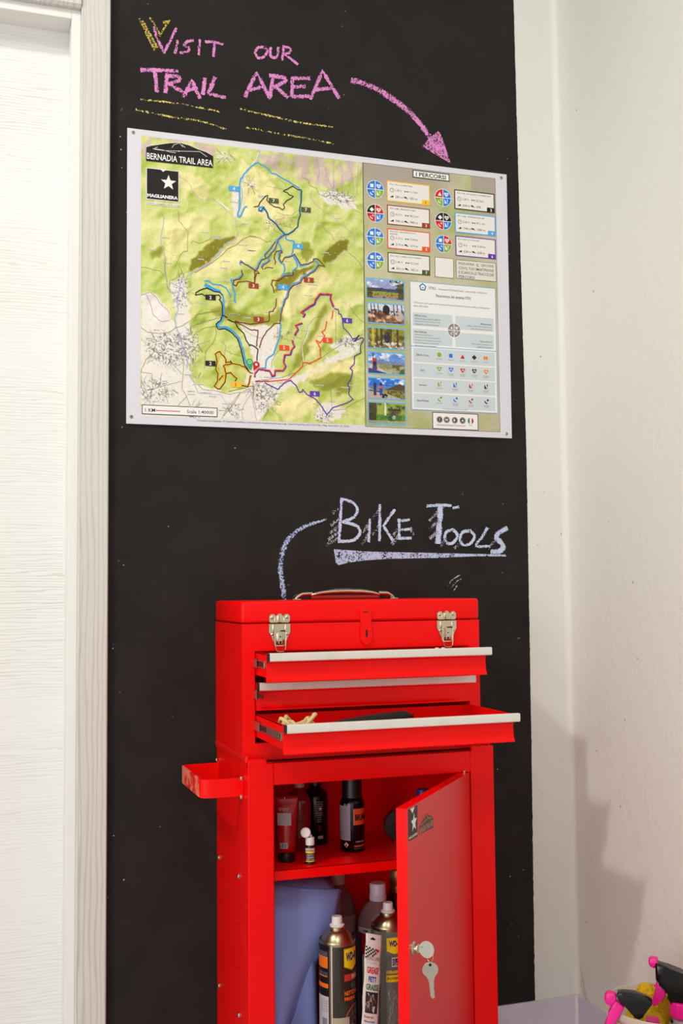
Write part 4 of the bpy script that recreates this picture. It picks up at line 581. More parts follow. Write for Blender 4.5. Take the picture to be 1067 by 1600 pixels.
def icon(F, kind, u, v, s, l, m, m2=None):
    if kind == 's': F.rect(u-s*.8, v-s*.8, u+s*.8, v+s*.8, l, m)
    if kind == 't': F.poly([(u, v-s), (u+s, v+s*.8), (u-s, v+s*.8)], l, m)
    if kind == 'd': F.poly([(u, v-s*1.1), (u+s*1.1, v), (u, v+s*1.1), (u-s*1.1, v)], l, m)
    if kind == 'c': F.circ(u, v, s*.95, l, m)
    if kind == 'dd': F.poly([(u-s*.5, v-s), (u+s*.1, v), (u-s*.5, v+s), (u-s*1.1, v)], l, m); F.poly([(u+s*.5, v-s), (u+s*1.1, v), (u+s*.5, v+s), (u-s*.1, v)], l, m)
    if kind == 'h': F.poly(heart(u, v, s*1.1), l, m); F.line([(u-s*.7, v), (u-s*.2, v-.1*s), (u, v-s*.35), (u+s*.2, v+s*.3), (u+s*.35, v-.1*s), (u+s*.75, v-.1*s)], s*.2, l+.4, m2 or INK)
    if kind == 'p':
        F.line(arc(u+s*.5, v-s*.4, s*1.3, pi*.95, pi*.52, 8), s*.5, l, m); F.rect(u+s*.1, v-s*.75, u+s*1.1, v-s*.35, l+.1, m); F.rect(u+s*.4, v-s*1.05, u+s*.8, v-s*.05, l+.1, m)
    if kind == 'f':
        F.poly([(u-s*.8, v-s), (u-s*.1, v+.1*s), (u+s*.25, v+s), (u-s*.8, v+s)], l, m); F.poly([(u+s*.35, v-s), (u+s*.85, v-s*.9), (u+s*.6, v+s*.35), (u+s*.45, v+s*.35)], l, m); F.rect(u+s*.4, v+s*.55, u+s*.75, v+s*.9, l, m)
for u, v, k, sq_ in WHEELS:
    F = Flat(bf); R1 = 23.6; F.circ(u, v, R1, 4, WH, n=40)
    for (sx, sy), c in zip(((-1, -1), (1, -1), (-1, 1), (1, 1)), k):
        m = ink('quad_'+c, QC[c]); g = .9; r2 = R1-1.4; vs = [(u+sx*g, v+sy*g)]
        a0 = math.asin(g/r2)
        for i in range(13):
            t = a0+(pi/2-2*a0)*i/12; vs.append((u+sx*r2*math.cos(t), v+sy*r2*math.sin(t)))
        F.poly(vs, 4.6, m)
    icon(F, sq_, u-9.2, v-9, 5.6, 5.2, WH); icon(F, 'h', u+9.4, v-9, 5.8, 5.2, WH, ink('quad_'+k[1], QC[k[1]])); icon(F, 'p', u-9.4, v+9.6, 5.6, 5.2, WH); icon(F, 'f', u+8.8, v+9, 5.8, 5.2, WH)
    F.build('difficulty_wheel', sign)
CC = [(250, 190, 50), (30, 26, 24), (150, 66, 30), (82, 168, 230), (236, 82, 36), (98, 52, 168), (76, 86, 36)]
CT = ['BTA 1 (TR) - LUONEDE PARK', 'BTA 2 (TR) - DA LOUGNT A LUONEDE PARK', 'BTA 3 (AM) - BERNADIA CLASSIC', 'BTA 4 (AM) - SUPER BERNADIA AM', 'BTA 5 (XC) - MONTEPRATO UP & DOWN', 'BTA 6 (XC) - LE 4 STAGIONI', "BTA 7 (XC) - L'ANELLO DEI 3 TORRENTI"]
CV = [('1,35 h', '11,1 km', '283 m', '283 m'), ('2,30 h', '22 km', '604 m', '604'), ('3,15 h', '30,2 km', '940 m', '940 m'), ('5,30 h', '47,1 km', '1546 m', '1546 m'), ('2,15 h', '15,8 km', '519 m', '519 m'), ('3 h', '21,8 km', '628 m', '628 m'), ('1,45 h', '13,2 km', '362 m', '362 m')]
DI = ink('darkgrey', (58, 54, 54))
for i, (a, t, vv) in enumerate(zip(CARDS, CT, CV)):
    F = Flat(bf); m = ink('card_%d' % i, CC[i]); F.rect(*a, 4, m); F.rect(a[0]+2.6, a[1]+2.6, a[2]-2.6, a[3]-2.6, 4.6, ink('cardpaper', (234, 229, 222)))
    x, y = a[0]+8, a[1]+7
    if i == 4: F.texth('BTA 5 (XC) - MONTEPRATO UP  &', x, y-1.5, 4.4, 5, DI, .008, maxw=a[2]-x-26); F.texth('DOWN', x, y+4.6, 4.2, 5, DI, .008)
    else: F.texth(t, x, y, 4.6, 5, DI, .008, maxw=a[2]-x-7)
    yc = a[1]+24; F.circ(x+6, yc, 5.6, 5, DI, r0=4.5); F.line([(x+6, yc-3), (x+6, yc), (x+8.5, yc)], .8, 5, DI)
    F.texth(vv[0], x+15, yc-3.2, 6.2, 5, DI, .003); F.line([(x+41, yc), (x+50, yc)], .8, 5, DI); F.circ(x+42.5, yc, 1.9, 5, DI, n=8); F.circ(x+49, yc, 1.9, 5, DI, n=8); F.texth(vv[1], x+54, yc-3.2, 6.2, 5, DI, .003)
    yc += 16.5; F.poly([(x, yc+2.6), (x+8, yc-2.6), (x+10, yc-2), (x+10, yc+2.6)], 5, DI); F.texth(vv[2], x+15, yc-3.2, 6, 5, DI, .003)
    F.poly([(x+39, yc-2.6), (x+44, yc-3), (x+51, yc+3), (x+39, yc+.6)], 5, DI); F.texth(vv[3], x+55, yc-3.2, 6, 5, DI, .003)
    F.rect(a[2]-22.5, a[3]-13.5, a[2], a[3], 5.4, m); F.texth(str(i+1), a[2]-13, a[3]-10.5, 7.4, 6, WH if i else INK, .03)
    F.build('route_card', sign)
F = Flat(bf); a = BX['qr']; F.rect(*a, 4, DI); F.rect(a[0]+1, a[1]+1, a[2]-1, a[3]-1, 4.5, ink('cardpaper', (234, 229, 222))); F.build('blank_code_box', sign, label='plain white square box')
F = Flat(bf); a = BX['notice']; F.rect(*a, 4, DI); F.rect(a[0]+1, a[1]+1, a[2]-1, a[3]-1, 4.5, ink('noticepaper', (226, 219, 208)))
lh = (a[3]-a[1])/4.35
for j, ws in enumerate((('INQUADRA', 'IL', 'QRCODE'), ('CON', 'IL', 'TUO', 'SMARTPHONE'), ('E', 'SCARICA', 'LE', 'TRACCE', 'DEI'), ('PERCORSI',))):
    wd = [glyphs(t_, .006)[2]*7.4 for t_ in ws]; sc_ = min(1, (a[2]-a[0]-14)/(sum(wd)+3*(len(ws)-1))); gap = (a[2]-a[0]-14-sum(wd)*sc_)/max(1, len(ws)-1); x = a[0]+7
    for t_, q in zip(ws, wd): F.text(t_, x, a[1]+6+lh*j, x+q*sc_, a[1]+13.4+lh*j, 5, DI, .006); x += q*sc_+gap
F.build('notice_box', sign, label='beige box with four lines of text')
# six small printed photographs
def photo(i):
    h, w_ = 56, 90; y, x = np.mgrid[0:h, 0:w_]; y = y/h; x = x/w_; n = vnoise(h, w_, 12, 100+i, 5, .6); n2 = vnoise(h, w_, 5, 200+i, 3, .7); n3 = vnoise(h, w_, 22, 300+i, 4)
    P = lambda m, c, o, t=1.: mixc(o, cl(*c), np.clip(m, 0, 1)*t)
    z = np.zeros((h, w_, 3))
    if i in (0, 3, 4):
        sky = {0: (150, 160, 200), 3: (96, 138, 214), 4: (46, 110, 204)}[i]; im = z+cl(*sky); im = P((n-.48)*6*(y < .45 if i != 4 else y < .28), (228, 228, 238), im)
        if i == 0:
            im = P((y > .42+.06*n3)*1., (70, 72, 104), im); im = P((y > .62+.1*(x-.5)**2)*1., (150, 160, 50), im); im = P((y > .84-.1*n)*1., (170, 140, 110), im); im = P(((x > .72+.2*n)|(x < .2-.1*n)) & (y > .45-.3*(x > .7)), (84, 74, 34), im, .85); im = P((n2 > .6)*(y > .4), (46, 40, 22), im, .6); im = P(((x > .6) & (y < .3) & (n2 > .55))*1., (60, 56, 30), im)
        if i == 3:
            im = P((y > .42-.12*n3*(1-abs(x-.5)))*1., (120, 134, 168), im); im = P((y > .55)*1., (140, 146, 90), im); im = P(((y > .5+.1*n) & (x > .65))*1., (86, 98, 44), im); im = P((y > .58)*(n > .5)*(x > .25), (196, 184, 164), im, .7); im = P((y > .5+x*.75)*1., (196, 184, 178), im); im = P((y > .74+x*.45)*1., (70, 62, 110), im)
            im = P((abs(x-.17) < .05)*(y > .25)*(y < .75), (60, 40, 60), im); im = P((abs(x-.17) < .06)*(y > .28)*(y < .42), (180, 60, 60), im); im = P((((x-.17)/.07)**2+((y-.74)/.11)**2 < 1)*1., (70, 70, 130), im); im = P((abs(x-.13) < .008)*(y < .3), (50, 50, 90), im)
        if i == 4:
            im = P((y > .36)*1., (120, 140, 160), im, .6); im = P((y > .62-.4*np.clip(1-abs(x-.85)/.5, 0, 1))*(x > .3), (84, 72, 50), im); im = P((y > .52+.1*n)*1., (150, 142, 74), im); im = P((y > .58)*(x > .5)*(n2 > .45), (90, 86, 34), im); im = P((y > .48+x*.55)*(x < .9), (190, 168, 150), im)
            for cx, c1 in ((.17, (50, 50, 90)), (.33, (40, 70, 180))):
                im = P((abs(x-cx) < .04)*(y > .3)*(y < .85), c1, im); im = P((((x-cx)/.035)**2+((y-.27)/.06)**2 < 1)*1., (50, 30, 30), im)
            im = P((abs(x-.31) < .05)*(y > .36)*(y < .5), (210, 96, 50), im); im = P((((x-.42)/.1)**2+((y-.86)/.12)**2 < 1)*(n2 > .4), (34, 30, 40), im); im = P((abs(y-.6-.2*x) < .03)*(x < .3), (60, 50, 110), im)
    elif i == 1:
        im = z+cl(210, 214, 224); im = P((y > .35+.5*(n-.3)), (150, 104, 76), im); im = P((y > .3)*(n2-.42)*6, (84, 56, 46), im); im = P((y > .55)*(n-.52)*9, (222, 178, 140), im)
        for c in (.08, .17, .27, .46, .7, .8, .92): im = P((abs(x-c-.05*y) < .013)*(y < .6), (56, 48, 50), im)
        im = P((((x-.5)/.1)**2+((y-.28)/.25)**2 < 1)*(n2 > .3), (40, 34, 44), im); im = P((((x-.86)/.12)**2+((y-.6)/.25)**2 < 1)*(n2 > .35), (190, 170, 160), im)
    elif i == 2:
        im = z+cl(150, 148, 60); im = P((n-.45)*6, (92, 80, 34), im); im = P((y > .6+.1*n)*1., (120, 100, 72), im); im = P((y > .6)*(n2-.5)*8, (216, 204, 180), im)
        for c, ww, cc in ((.13, .04, (200, 184, 70)), (.24, .02, (80, 60, 30)), (.36, .035, (70, 54, 34)), (.62, .02, (74, 60, 36)), (.8, .025, (70, 60, 30))): im = P((abs(x-c) < ww)*(y < .9), cc, im, .85)
        im = P((((x-.52)/.09)**2+((y-.45)/.28)**2 < 1)*(n2 > .3), (54, 46, 62), im); im = P((((x-.66)/.05)**2+((y-.75)/.1)**2 < 1)*1., (226, 220, 214), im, .8)
    else:
        im = z+cl(150, 168, 70); im = P((n-.45)*6, (60, 74, 30), im); im = P((y > .55)*1., (80, 130, 50), im, .7); im = P((x < .25-.1*n)*1., (58, 44, 34), im, .8); im = P((y > .84)*1., (170, 170, 140), im, .8); im = P((abs(x-.45) < .025)*(y < .6), (226, 220, 190), im)
        im = P((y > .28)*(y < .34)*(x > .52)*(x < .85), (60, 48, 40), im); im = P((y > .34)*(y < .6)*(x > .56)*(x < .8)*(n2 > .4), (96, 82, 60), im); im = P((((x-.62)/.1)**2+((y-.72)/.14)**2 < 1)*(n2 > .4), (50, 50, 60), im); im = P((((x-.68)/.05)**2+((y-.68)/.1)**2 < 1)*1., (214, 210, 200), im, .7)
    return im*(.86+.28*n2[..., None])
for i, a in enumerate(PHOTOS):
    F = Flat(bf); F.rect(*a, 4, ink('photo_border', (108, 184, 224))); o = F.build('photo_border', sign)
    grid_print('photo_print', a[0]+2.2, a[1]+3.2, a[2]-2.2, a[3]-3.2, 4.6, photo(i), o, PRINT)
# rating system table
LB = ink('table_blue', (104, 176, 222)); PG = ink('block_grey', (204, 212, 214)); PAP = ink('table_paper', (236, 234, 230)); ST_ = ink('softtext', (84, 82, 86))
F = Flat(bf); a = BX['table']; F.rect(*a, 4, LB); F.rect(a[0]+1.6, a[1]+1.6, a[2]-1.6, a[3]-1.6, 4.4, PAP); d = BX['div']; vd = (d[1]+d[3])/2; F.rect(a[0], vd-.9, a[2], vd+.9, 4.8, LB)
for k in ('g1', 'g2', 'g3', 'g4', 'b1', 'b2', 'b3', 'b4'): F.rect(*BX[k], 4.8, PG)
tb = F.build('rating_table', sign, label='blue framed white table of rating symbols')
F = Flat(bf); F.text('ITRS', *BX['t1'], 5.4, ST_, .004); b = BX['t1b']; F.text('- International Trail Rating System   www.itrs.bike  certificazione', b[0], b[1]+1, b[2], b[1]+7, 5.4, ST_, 0); F.text('Panoramica del sistema ITRS', *BX['t2'], 5.4, DI, .01)
b = BX['para']; F.text("L'ITRS descrive in due o quattro livelli le caratteristiche tecniche di un percorso. Ciascuno e suddiviso in livelli seguendo lo", b[0], b[1], b[2], b[1]+5.6, 5.4, ST_); F.text('stesso codice colore.', b[0], b[1]+8, b[0]+40, b[1]+13, 5.4, ST_)
for k, t_, ls, right in (('g1', 'Difficolta Tecnica', ('Definisce in base a livello di abilita di', 'guida necessario per poter percorrere le', 'caratteristiche tecniche di un sentiero'), 0), ('g3', 'Natura Wilderness', ('La quantita di pianificazione', 'necessaria per sapere quanto del percorso', 'si possono avere la necessita dei soccorsi', 'richiede nell\'apporto e possibilita di', 'della presenza di animali selvatici'), 0), ('g2', 'Allenamento', ('L\'effetto combinato della lunghezza, della', 'salita della discesa di un percorso'), 1), ('g4', 'Esposizione', ('Definisce delle conseguenze di una', 'caduta fuori dal sentiero'), 1)):
    b = BX[k]; y = b[1]+(5 if not right else (14 if k == 'g2' else 17)); wd = b[2]-b[0]
    u0 = b[0]+5 if not right else b[2]-8-wd*.28; F.text(t_, u0, y, u0+wd*.30, y+5, 5.4, DI, .01); y += 8
    for l in ls:
        ww = wd*.6*len(l)/38; ww = min(ww, wd*.78); u0 = b[0]+5 if not right else b[2]-5-ww; F.text(l, u0, y, u0+ww, y+4.4, 5.4, ST_); y += 7
for k, t_ in (('b1', 'Difficolta Tecnica'), ('b2', 'Fisico'), ('b3', 'Esposizione'), ('b4', 'Natura Wilderness')):
    b = BX[k]; ww = 1.9*len(t_); u = b[0]+25; v = (b[1]+b[3])/2-3; F.text(t_, u-ww/2, v, u+ww/2, v+5.4, 5.4, DI, .01)
a = BX['table']; F.text('(c) copyright International trail rating system', (a[0]+a[2])/2-34, a[3]-7, (a[0]+a[2])/2+34, a[3]-3.6, 5.4, ST_)
u, v = (BX['penta'][0]+BX['penta'][2])/2, (BX['penta'][1]+BX['penta'][3])/2
pent = lambda r_: [(u+r_*math.sin(2*pi*i/5), v-r_*math.cos(2*pi*i/5)) for i in range(5)]
F.poly(pent(10.5), 5.4, ink('logo_blue', (40, 110, 176))); F.poly(pent(7), 5.8, PAP); F.poly([(u-3, v), (u+3, v), (u, v+3.6)], 6, ink('logo_blue', (40, 110, 176)))
F.build('table_text', tb)
b = BX['wheel']; u, v = (b[0]+b[2])/2, (b[1]+b[3])/2; F = Flat(bf); GR = ink('wheel_grey', (142, 134, 130)); F.circ(u, v, 19.5, 5.6, PAP, n=32)
for sx, sy in ((-1, -1), (1, -1), (-1, 1), (1, 1)):
    vs = [(u+sx*.9, v+sy*.9)]+[(u+sx*17.6*math.cos(.06+(pi/2-.12)*i/10), v+sy*17.6*math.sin(.06+(pi/2-.12)*i/10)) for i in range(11)]; F.poly(vs, 6, GR)
icon(F, 't', u-7, v-6.5, 3.6, 6.5, PAP); icon(F, 'h', u+7, v-6.5, 4, 6.5, PAP, GR); icon(F, 'p', u-7, v+7, 4, 6.5, PAP); icon(F, 'f', u+6.5, v+6.5, 4, 6.5, PAP); F.build('rating_wheel', tb, label='grey symbol wheel')
IC = [(134, 176, 42), (30, 120, 210), (206, 22, 34), (34, 30, 34), (238, 128, 30)]
for row, kinds in enumerate((('c', 's', 't', 'd', 'dd'), 'hhhhh', 'fffff', 'ppppp')):
    for (u, v), kd, c in zip(ICONS[row], kinds, IC):
        F = Flat(bf); m = ink('icon_%d' % IC.index(c), c); icon(F, kd, u, v, 6.2, 5.6, m, WH)
        F.text('Descrizione', u-8, v+9.6, u+8, v+12.4, 5.6, ST_)
        if row and IC.index(c): F.text('livello', u-6, v+13.6, u+6, v+16, 5.6, ST_)
        F.build('rating_symbol', tb)
F = Flat(bf); a = BX['logo']; F.rect(*a, 4, ink('logo_violet', (60, 44, 88))); F.rect(a[0]+1.8, a[1]+1.8, a[2]-1.8, a[3]-1.8, 4.5, WH)
for (u, v), t_ in zip(DISCS, 'IMBA'): F.circ(u, v, 8.4, 5, DI, n=24); F.circ(u, v, 7, 5.3, PAP, r0=6.4); F.texth(t_, u-(1 if t_ == 'I' else 3.2), v-3.4, 6.8, 5.6, WH, .03)
u, v = DISCS[4]; F.circ(u, v, 8.4, 5, ink('flag_g', (60, 130, 80)), a0=pi/2, a1=3*pi/2); F.circ(u, v, 8.4, 5, ink('flag_r', (190, 40, 50)), a0=-pi/2, a1=pi/2); F.rect(u-2.8, v-8, u+2.8, v+8, 5.3, WH)
F.text('INTERNATIONAL MOUNTAIN BICYCLING ASSOCIATION', *BX['logot'], 5, DI); F.text('ITALIA', u-5, v+10, u+5, v+13, 5, DI); F.build('logo_box', sign, label='white box with four round letter discs and a small flag')
# =================================================================== TOOL CABINET (below) AND TOOL CHEST (on top)
KX0, KX1, KY, KB = .5735, 1.1395, -.303, -.004
cab = thing('tool_cabinet', 'tall red steel cabinet with an open door, standing on the floor against the black wall', 'cabinet', (.856, -.15, .0))
T = .0012
bm = B()
box(bm, KX0, KX0+.003, KY+.018, KB, .09, .799); obj('side_panel', bm, RED_DUSTY, cab)
bm = B(); box(bm, KX1-.003, KX1, KY+.018, KB, .09, .799); obj('side_panel', bm, RED, cab)
bm = B(); box(bm, KX0+.003, KX1-.003, KB-.003, KB, .09, .799); obj('back_panel', bm, RED, cab)
bm = B(); box(bm, KX0, .6285, KY, KY+.018, .09, .787, .0016); box(bm, KX0, .6130, KY+.0002, KY+.010, .780, .797, .0012); prism(bm, [(.6285, KY+.0005, .16), (.6335, KY+.016, .16), (.6285, KY+.018, .16)], (0, 0, .58)); obj('front_post', bm, RED, cab)
bm = B(); box(bm, 1.0825, KX1, KY, KY+.018, .09, .787, .0016); box(bm, 1.0860, KX1, KY+.0002, KY+.010, .780, .797, .0012); obj('front_post', bm, RED, cab)
bm = B(); box(bm, .6288, 1.0822, KY+.0003, KY+.0045, .7415, .7870, .0008, 1); obj('top_rail', bm, RED, cab)
bm = B(); box(bm, .6288, 1.0822, KY+.0003, KY+.018, .09, .15, .0012); obj('bottom_rail', bm, RED, cab)
bm = B(); box(bm, KX0+.003, KX1-.003, KY+.018, KB-.003, .1, .12); obj('cabinet_floor', bm, RED, cab)
# tray in the top, its folded lip and black liner
bm = B(); box(bm, KX0+.003, KX1-.003, KY+.018, KB-.003, .781, .785)
for s, xa, wf, wb in ((1, KX0+.001, .0385, .028), (-1, KX1-.001, .052, .038)):
    prism(bm, [(xa, KY+.010, .7852), (xa+s*wf, KY+.010, .7852), (xa+s*wb, KY+.0395, .7852), (xa, KY+.0395, .7852)], (0, 0, .0095))
obj('top_tray', bm, RED, cab)
bm = B(); prism(bm, [(.6295, KY+.0048, .7851), (1.0815, KY+.0048, .7851), (1.0815, KY+.0185, .7851), (1.0865, KY+.0185, .7851), (1.101, KY+.046, .7851), (.602, KY+.046, .7851), (.6135, KY+.0185, .7851), (.6295, KY+.0185, .7851)], (0, 0, .0014)); obj('tray_liner', bm, mat('grey_black_liner', (26, 24, 22), rough=.22, spec=.8), cab, label='black rubber liner strip')
bm = B(); prism(bm, [(KX0-.0035, KY+.008, .800), (KX0-.0035, KY+.008, .7905), (KX0+.002, KY+.008, .7885), (KX0+.002, KY+.008, .803)], (0, -KY-.012, 0), .0008, 1); obj('side_lip', bm, mat('lip_red', (232, 14, 10), rough=.3, spec=.9), cab, label='folded lip along the side')
# shelf
bm = B(); box(bm, KX0+.0035, KX1-.0035, KY+.020, KB-.0035, .5585, .5612, .0008, 1); box(bm, KX0+.0035, KX1-.0035, KY+.020, KY+.0225, .539, .5612, .0008, 1); obj('shelf', bm, RED, cab)
# bolts and holes on the left side
def bolt(parent, x, y, z, r=.0055, name='bolt', d=-1):
    bm = B(); lathe(bm, [(r*1.25, 0), (r*1.25, .001), (r, .0012), (r*.9, .003), (r*.35, .004), (.0001, .004)], (x, y, z), 12, roty(d*pi/2)); return obj(name, bm, CHROME, parent, smooth=True)
for y, z in ((-.0257, .5371), (-.2153, .5392), (-.2153, .25), (-.0257, .25)): bolt(cab, KX0, y, z)
for y, z in ((-.0295, .6387), (-.2168, .6432), (-.03, .44), (-.217, .44), (-.217, .35)):
    bm = B(); lathe(bm, [(.0026, 0), (.0026, .0003), (.0001, .0003)], (KX0, y, z), 10, roty(-pi/2)); obj('shelf_hole', bm, INK, cab)
# side handle, a bent steel strap
hz0, hz1 = .7135, .752; pth = [(KX0-.001, -.2445), (.508, -.2445), (.497, -.2425), (.4895, -.236), (.4885, -.226), (.4885, -.042), (.4895, -.032), (.497, -.0255), (.508, -.0235), (KX0-.001, -.0235)]
bm = B(); n = len(pth); inn = []
for i, (x, y) in enumerate(pth):
    a = Vector(pth[max(i-1, 0)]); b_ = Vector(pth[min(i+1, n-1)]); t = (b_-a).normalized(); nn = Vector((-t.y, t.x)); inn.append((x+nn.x*.0035 if False else x+(-t.y)*.003, y+t.x*.003))
pp = pth+inn[::-1]; a = [bm.verts.new((x, y, hz0)) for x, y in pp]; b_ = [bm.verts.new((x, y, hz1)) for x, y in pp]; m_ = len(pp)
for i in range(m_): bm.faces.new((a[i], a[(i+1) % m_], b_[(i+1) % m_], b_[i]))
for i in range(n-1):
    j = m_-1-i; bm.faces.new((b_[i], b_[i+1], b_[j-1], b_[j])); bm.faces.new((a[i+1], a[i], a[j], a[j-1]))
hd = obj('side_handle', bm, RED, cab, smooth=True)
bm = B()
box(bm, .4849, .4857, -.228, -.040, hz0+.0005, hz1-.0005, .0003, 1); box(bm, .4849, .4890, -.228, -.040, hz1-.0004, hz1+.0005, .0002, 1)
obj('worn_grip_face', bm, RED_WORN, hd, label='scuffed red outer face')
bm = B(); box(bm, KX0-.0022, KX0-.0002, -.262, -.2385, hz0-.004, hz1+.004, .0008, 1); obj('handle_flange', bm, RED, hd)
bm = B(); box(bm, KX0-.0022, KX0-.0002, -.0295, -.0065, hz0-.004, hz1+.004, .0008, 1); obj('handle_flange', bm, RED, hd)
for y, z in ((-.2505, .7125+.0), (-.2505, .7515), (-.0135, .757), (-.0135, .717)): bolt(hd, KX0-.0022, y, z, .0055, 'handle_bolt')
# cabinet door, swung open
PH = math.radians(49.3); HX, HY, DW, DTk = 1.0800, -.303, .44, .0215
dd = Vector((-math.cos(PH), -math.sin(PH), 0)); dn = Vector((math.sin(PH), -math.cos(PH), 0))
def dpt(s, n, z): q = Vector((HX, HY, 0))+dd*s+dn*n; return (q.x, q.y, z)
bm = B(); z0, z1 = .152, .741
prism(bm, [dpt(0, 0, z0), dpt(DW, 0, z0), dpt(DW, -DTk, z0), dpt(DW-.012, -DTk, z0), dpt(DW-.012, -.002, z0), dpt(.012, -.002, z0), dpt(.012, -DTk, z0), dpt(0, -DTk, z0)], (0, 0, z1-z0))
def slab(bm, s0, s1, n0, n1, z0, z1): prism(bm, [dpt(s0, n0, z0), dpt(s1, n0, z0), dpt(s1, n1, z0), dpt(s0, n1, z0)], (0, 0, z1-z0))
slab(bm, .012, DW-.012, -DTk, -.002, z1-.0014, z1); slab(bm, .012, DW-.012, -DTk, -.002, z0, z0+.0014)
bm.normal_update()
cd = obj('cabinet_door', bm, [RED, RED_DOOR], cab, label='red steel door standing half open')
for f_ in cd.data.polygons:
    if abs(f_.normal.dot(dn)) > .98: f_.material_index = 1
bm = B(); tube(bm, [dpt(.012, -.010, z1), dpt(.012, -.010, z1+.0045)], .003, 8); obj('hinge_pin', bm, CHROME, cab)
def df(u, v, l): return dpt(DW-u, .0003+l*.0002, v)   # u from the free edge
F = Flat(lambda u, v, l: df(u, v, l))
DKG = ink('sticker_dark', (62, 50, 44)); F.poly([(.0065, .738), (.063, .7368), (.0605, .678), (.0065, .680)], 0, DKG); F.poly([(.018, .7375), (.045, .7370), (.032, .727)], 1, WH)
F.poly([(.040+.0185*x, .7085+.0185*y) for x, y in [((1 if i % 2 == 0 else .42)*math.sin(i*pi/5), (1 if i % 2 == 0 else .42)*math.cos(i*pi/5)) for i in range(10)]], 1, WH)
F.text('MAGLIANERA', .009, .6875, .059, .6825, 1, WH, .02); F.build('star_sticker', cd, label='dark square sticker with a white star')
F = Flat(lambda u, v, l: df(u, v, l)); F.poly([(.072, .679), (.072, .693), (.090, .700), (.115, .7105), (.140, .7035), (.155, .698), (.163, .692), (.163, .6745), (.120, .677)], 0, ink('sticker_olive', (98, 66, 48)))
SL = ink('sticker_line', (206, 150, 126)); F.text('BERNADIA TRAIL AREA', .074, .6905, .161, .680, 1, SL, .01); F.line([(.078, .695), (.1, .697), (.125, .700), (.15, .696)], .0012, 1, SL); F.line([(.1, .703), (.115, .7095), (.13, .701)], .001, 1, SL); F.build('mountain_sticker', cd, label='brown hill shaped sticker')
# lock
LS, LZ = .4155, .4815; bm = B(); mt = Matrix((( dd.x, 0, dn.x), (dd.y, 0, dn.y), (0, 1, 0)))
lathe(bm, [(.0135, 0), (.0135, .002), (.011, .004), (.0085, .0045), (.0085, .010), (.0075, .011), (.0001, .011)], dpt(LS, 0, LZ), 24, mt); obj('lock', bm, CHROME, cab, smooth=True, label='chrome lock barrel')
# keys: one in the lock, the second on a ring below it
def keyshape(c, ang, L=.052, r=.0125):
    out = []
    for i in range(15):
        t = -1.05+(2*pi-.0-2*.55)*i/14*1.0+.0; t = math.radians(-60+ 300*i/14) ; out.append((r*math.cos(t), r*math.sin(t)))
    return out
def key_mesh(bm, org, ax, up, nr, L, r, th=.0022, teeth=True):
    # ax: blade direction, bow centre at org
    ax, up, nr = Vector(ax), Vector(up), Vector(nr); pts = []
    for i in range(17):
        t = math.radians(28+304*i/16); pts.append((r*math.cos(t), r*math.sin(t)*1.08))
    w = .0042; bl = r*.9+L
    pts += [(r+.004, -w-.0015), (r+.008, -w), (bl-.004, -w), (bl, 0), (bl-.003, w), (bl-.008, w-.0012), (bl-.012, w), (bl-.017, w-.0016), (bl-.021, w), (r+.008, w), (r+.004, w+.0015)]
    P = [Vector(org)+ax*x+up*y-nr*th/2 for x, y in pts]; prism(bm, P, nr*th, .0003, 1)
o_ = Vector(dpt(LS, 0, LZ)); inward = -dn
bowc = o_+dn*.027
k1 = thing('key', 'silver key pushed into the lock of the cabinet door', 'key', tuple(bowc), 'keys on the cabinet door')
bm = B(); key_mesh(bm, bowc, inward, Vector((0, 0, 1)), dd, .012, .0145); obj('key_body', bm, STEEL, k1)
bm = B(); tube(bm, [bowc+dn*.006+Vector((0, 0, -.012))+dn*.0*t+(dn*math.cos(t)*.006+Vector((0, 0, 1))*math.sin(t)*.010) for t in [2*pi*i/16 for i in range(16)]], .0009, 6, closed=True); obj('key_ring', bm, CHROME, k1)
hg = bowc+dn*.006+Vector((0, 0, -.022-.012))
k2 = thing('key', 'silver key dangling from the small ring below the lock', 'key', tuple(hg+Vector((0, 0, -.05))), 'keys on the cabinet door')
ca = math.radians(8); dz = Vector((0, 0, -1))*math.cos(ca)+Vector((_R.x, _R.y, 0))*math.sin(ca)*.6; dz.normalize(); acr = Vector((_R.x, _R.y, 0)); nrm = dz.cross(acr).normalized(); acr = nrm.cross(dz)
bm = B(); key_mesh(bm, hg+Vector((0, 0, -.002)), dz, acr, nrm, .040, .0140); kb = obj('key_body', bm, STEEL, k2)
bm = B(); lathe(bm, [(.0028, -.0014), (.0028, .0014)], hg+Vector((0, 0, .007)), 10, Matrix((acr, dz, nrm)).transposed()); obj('key_hole', bm, INK, k2)
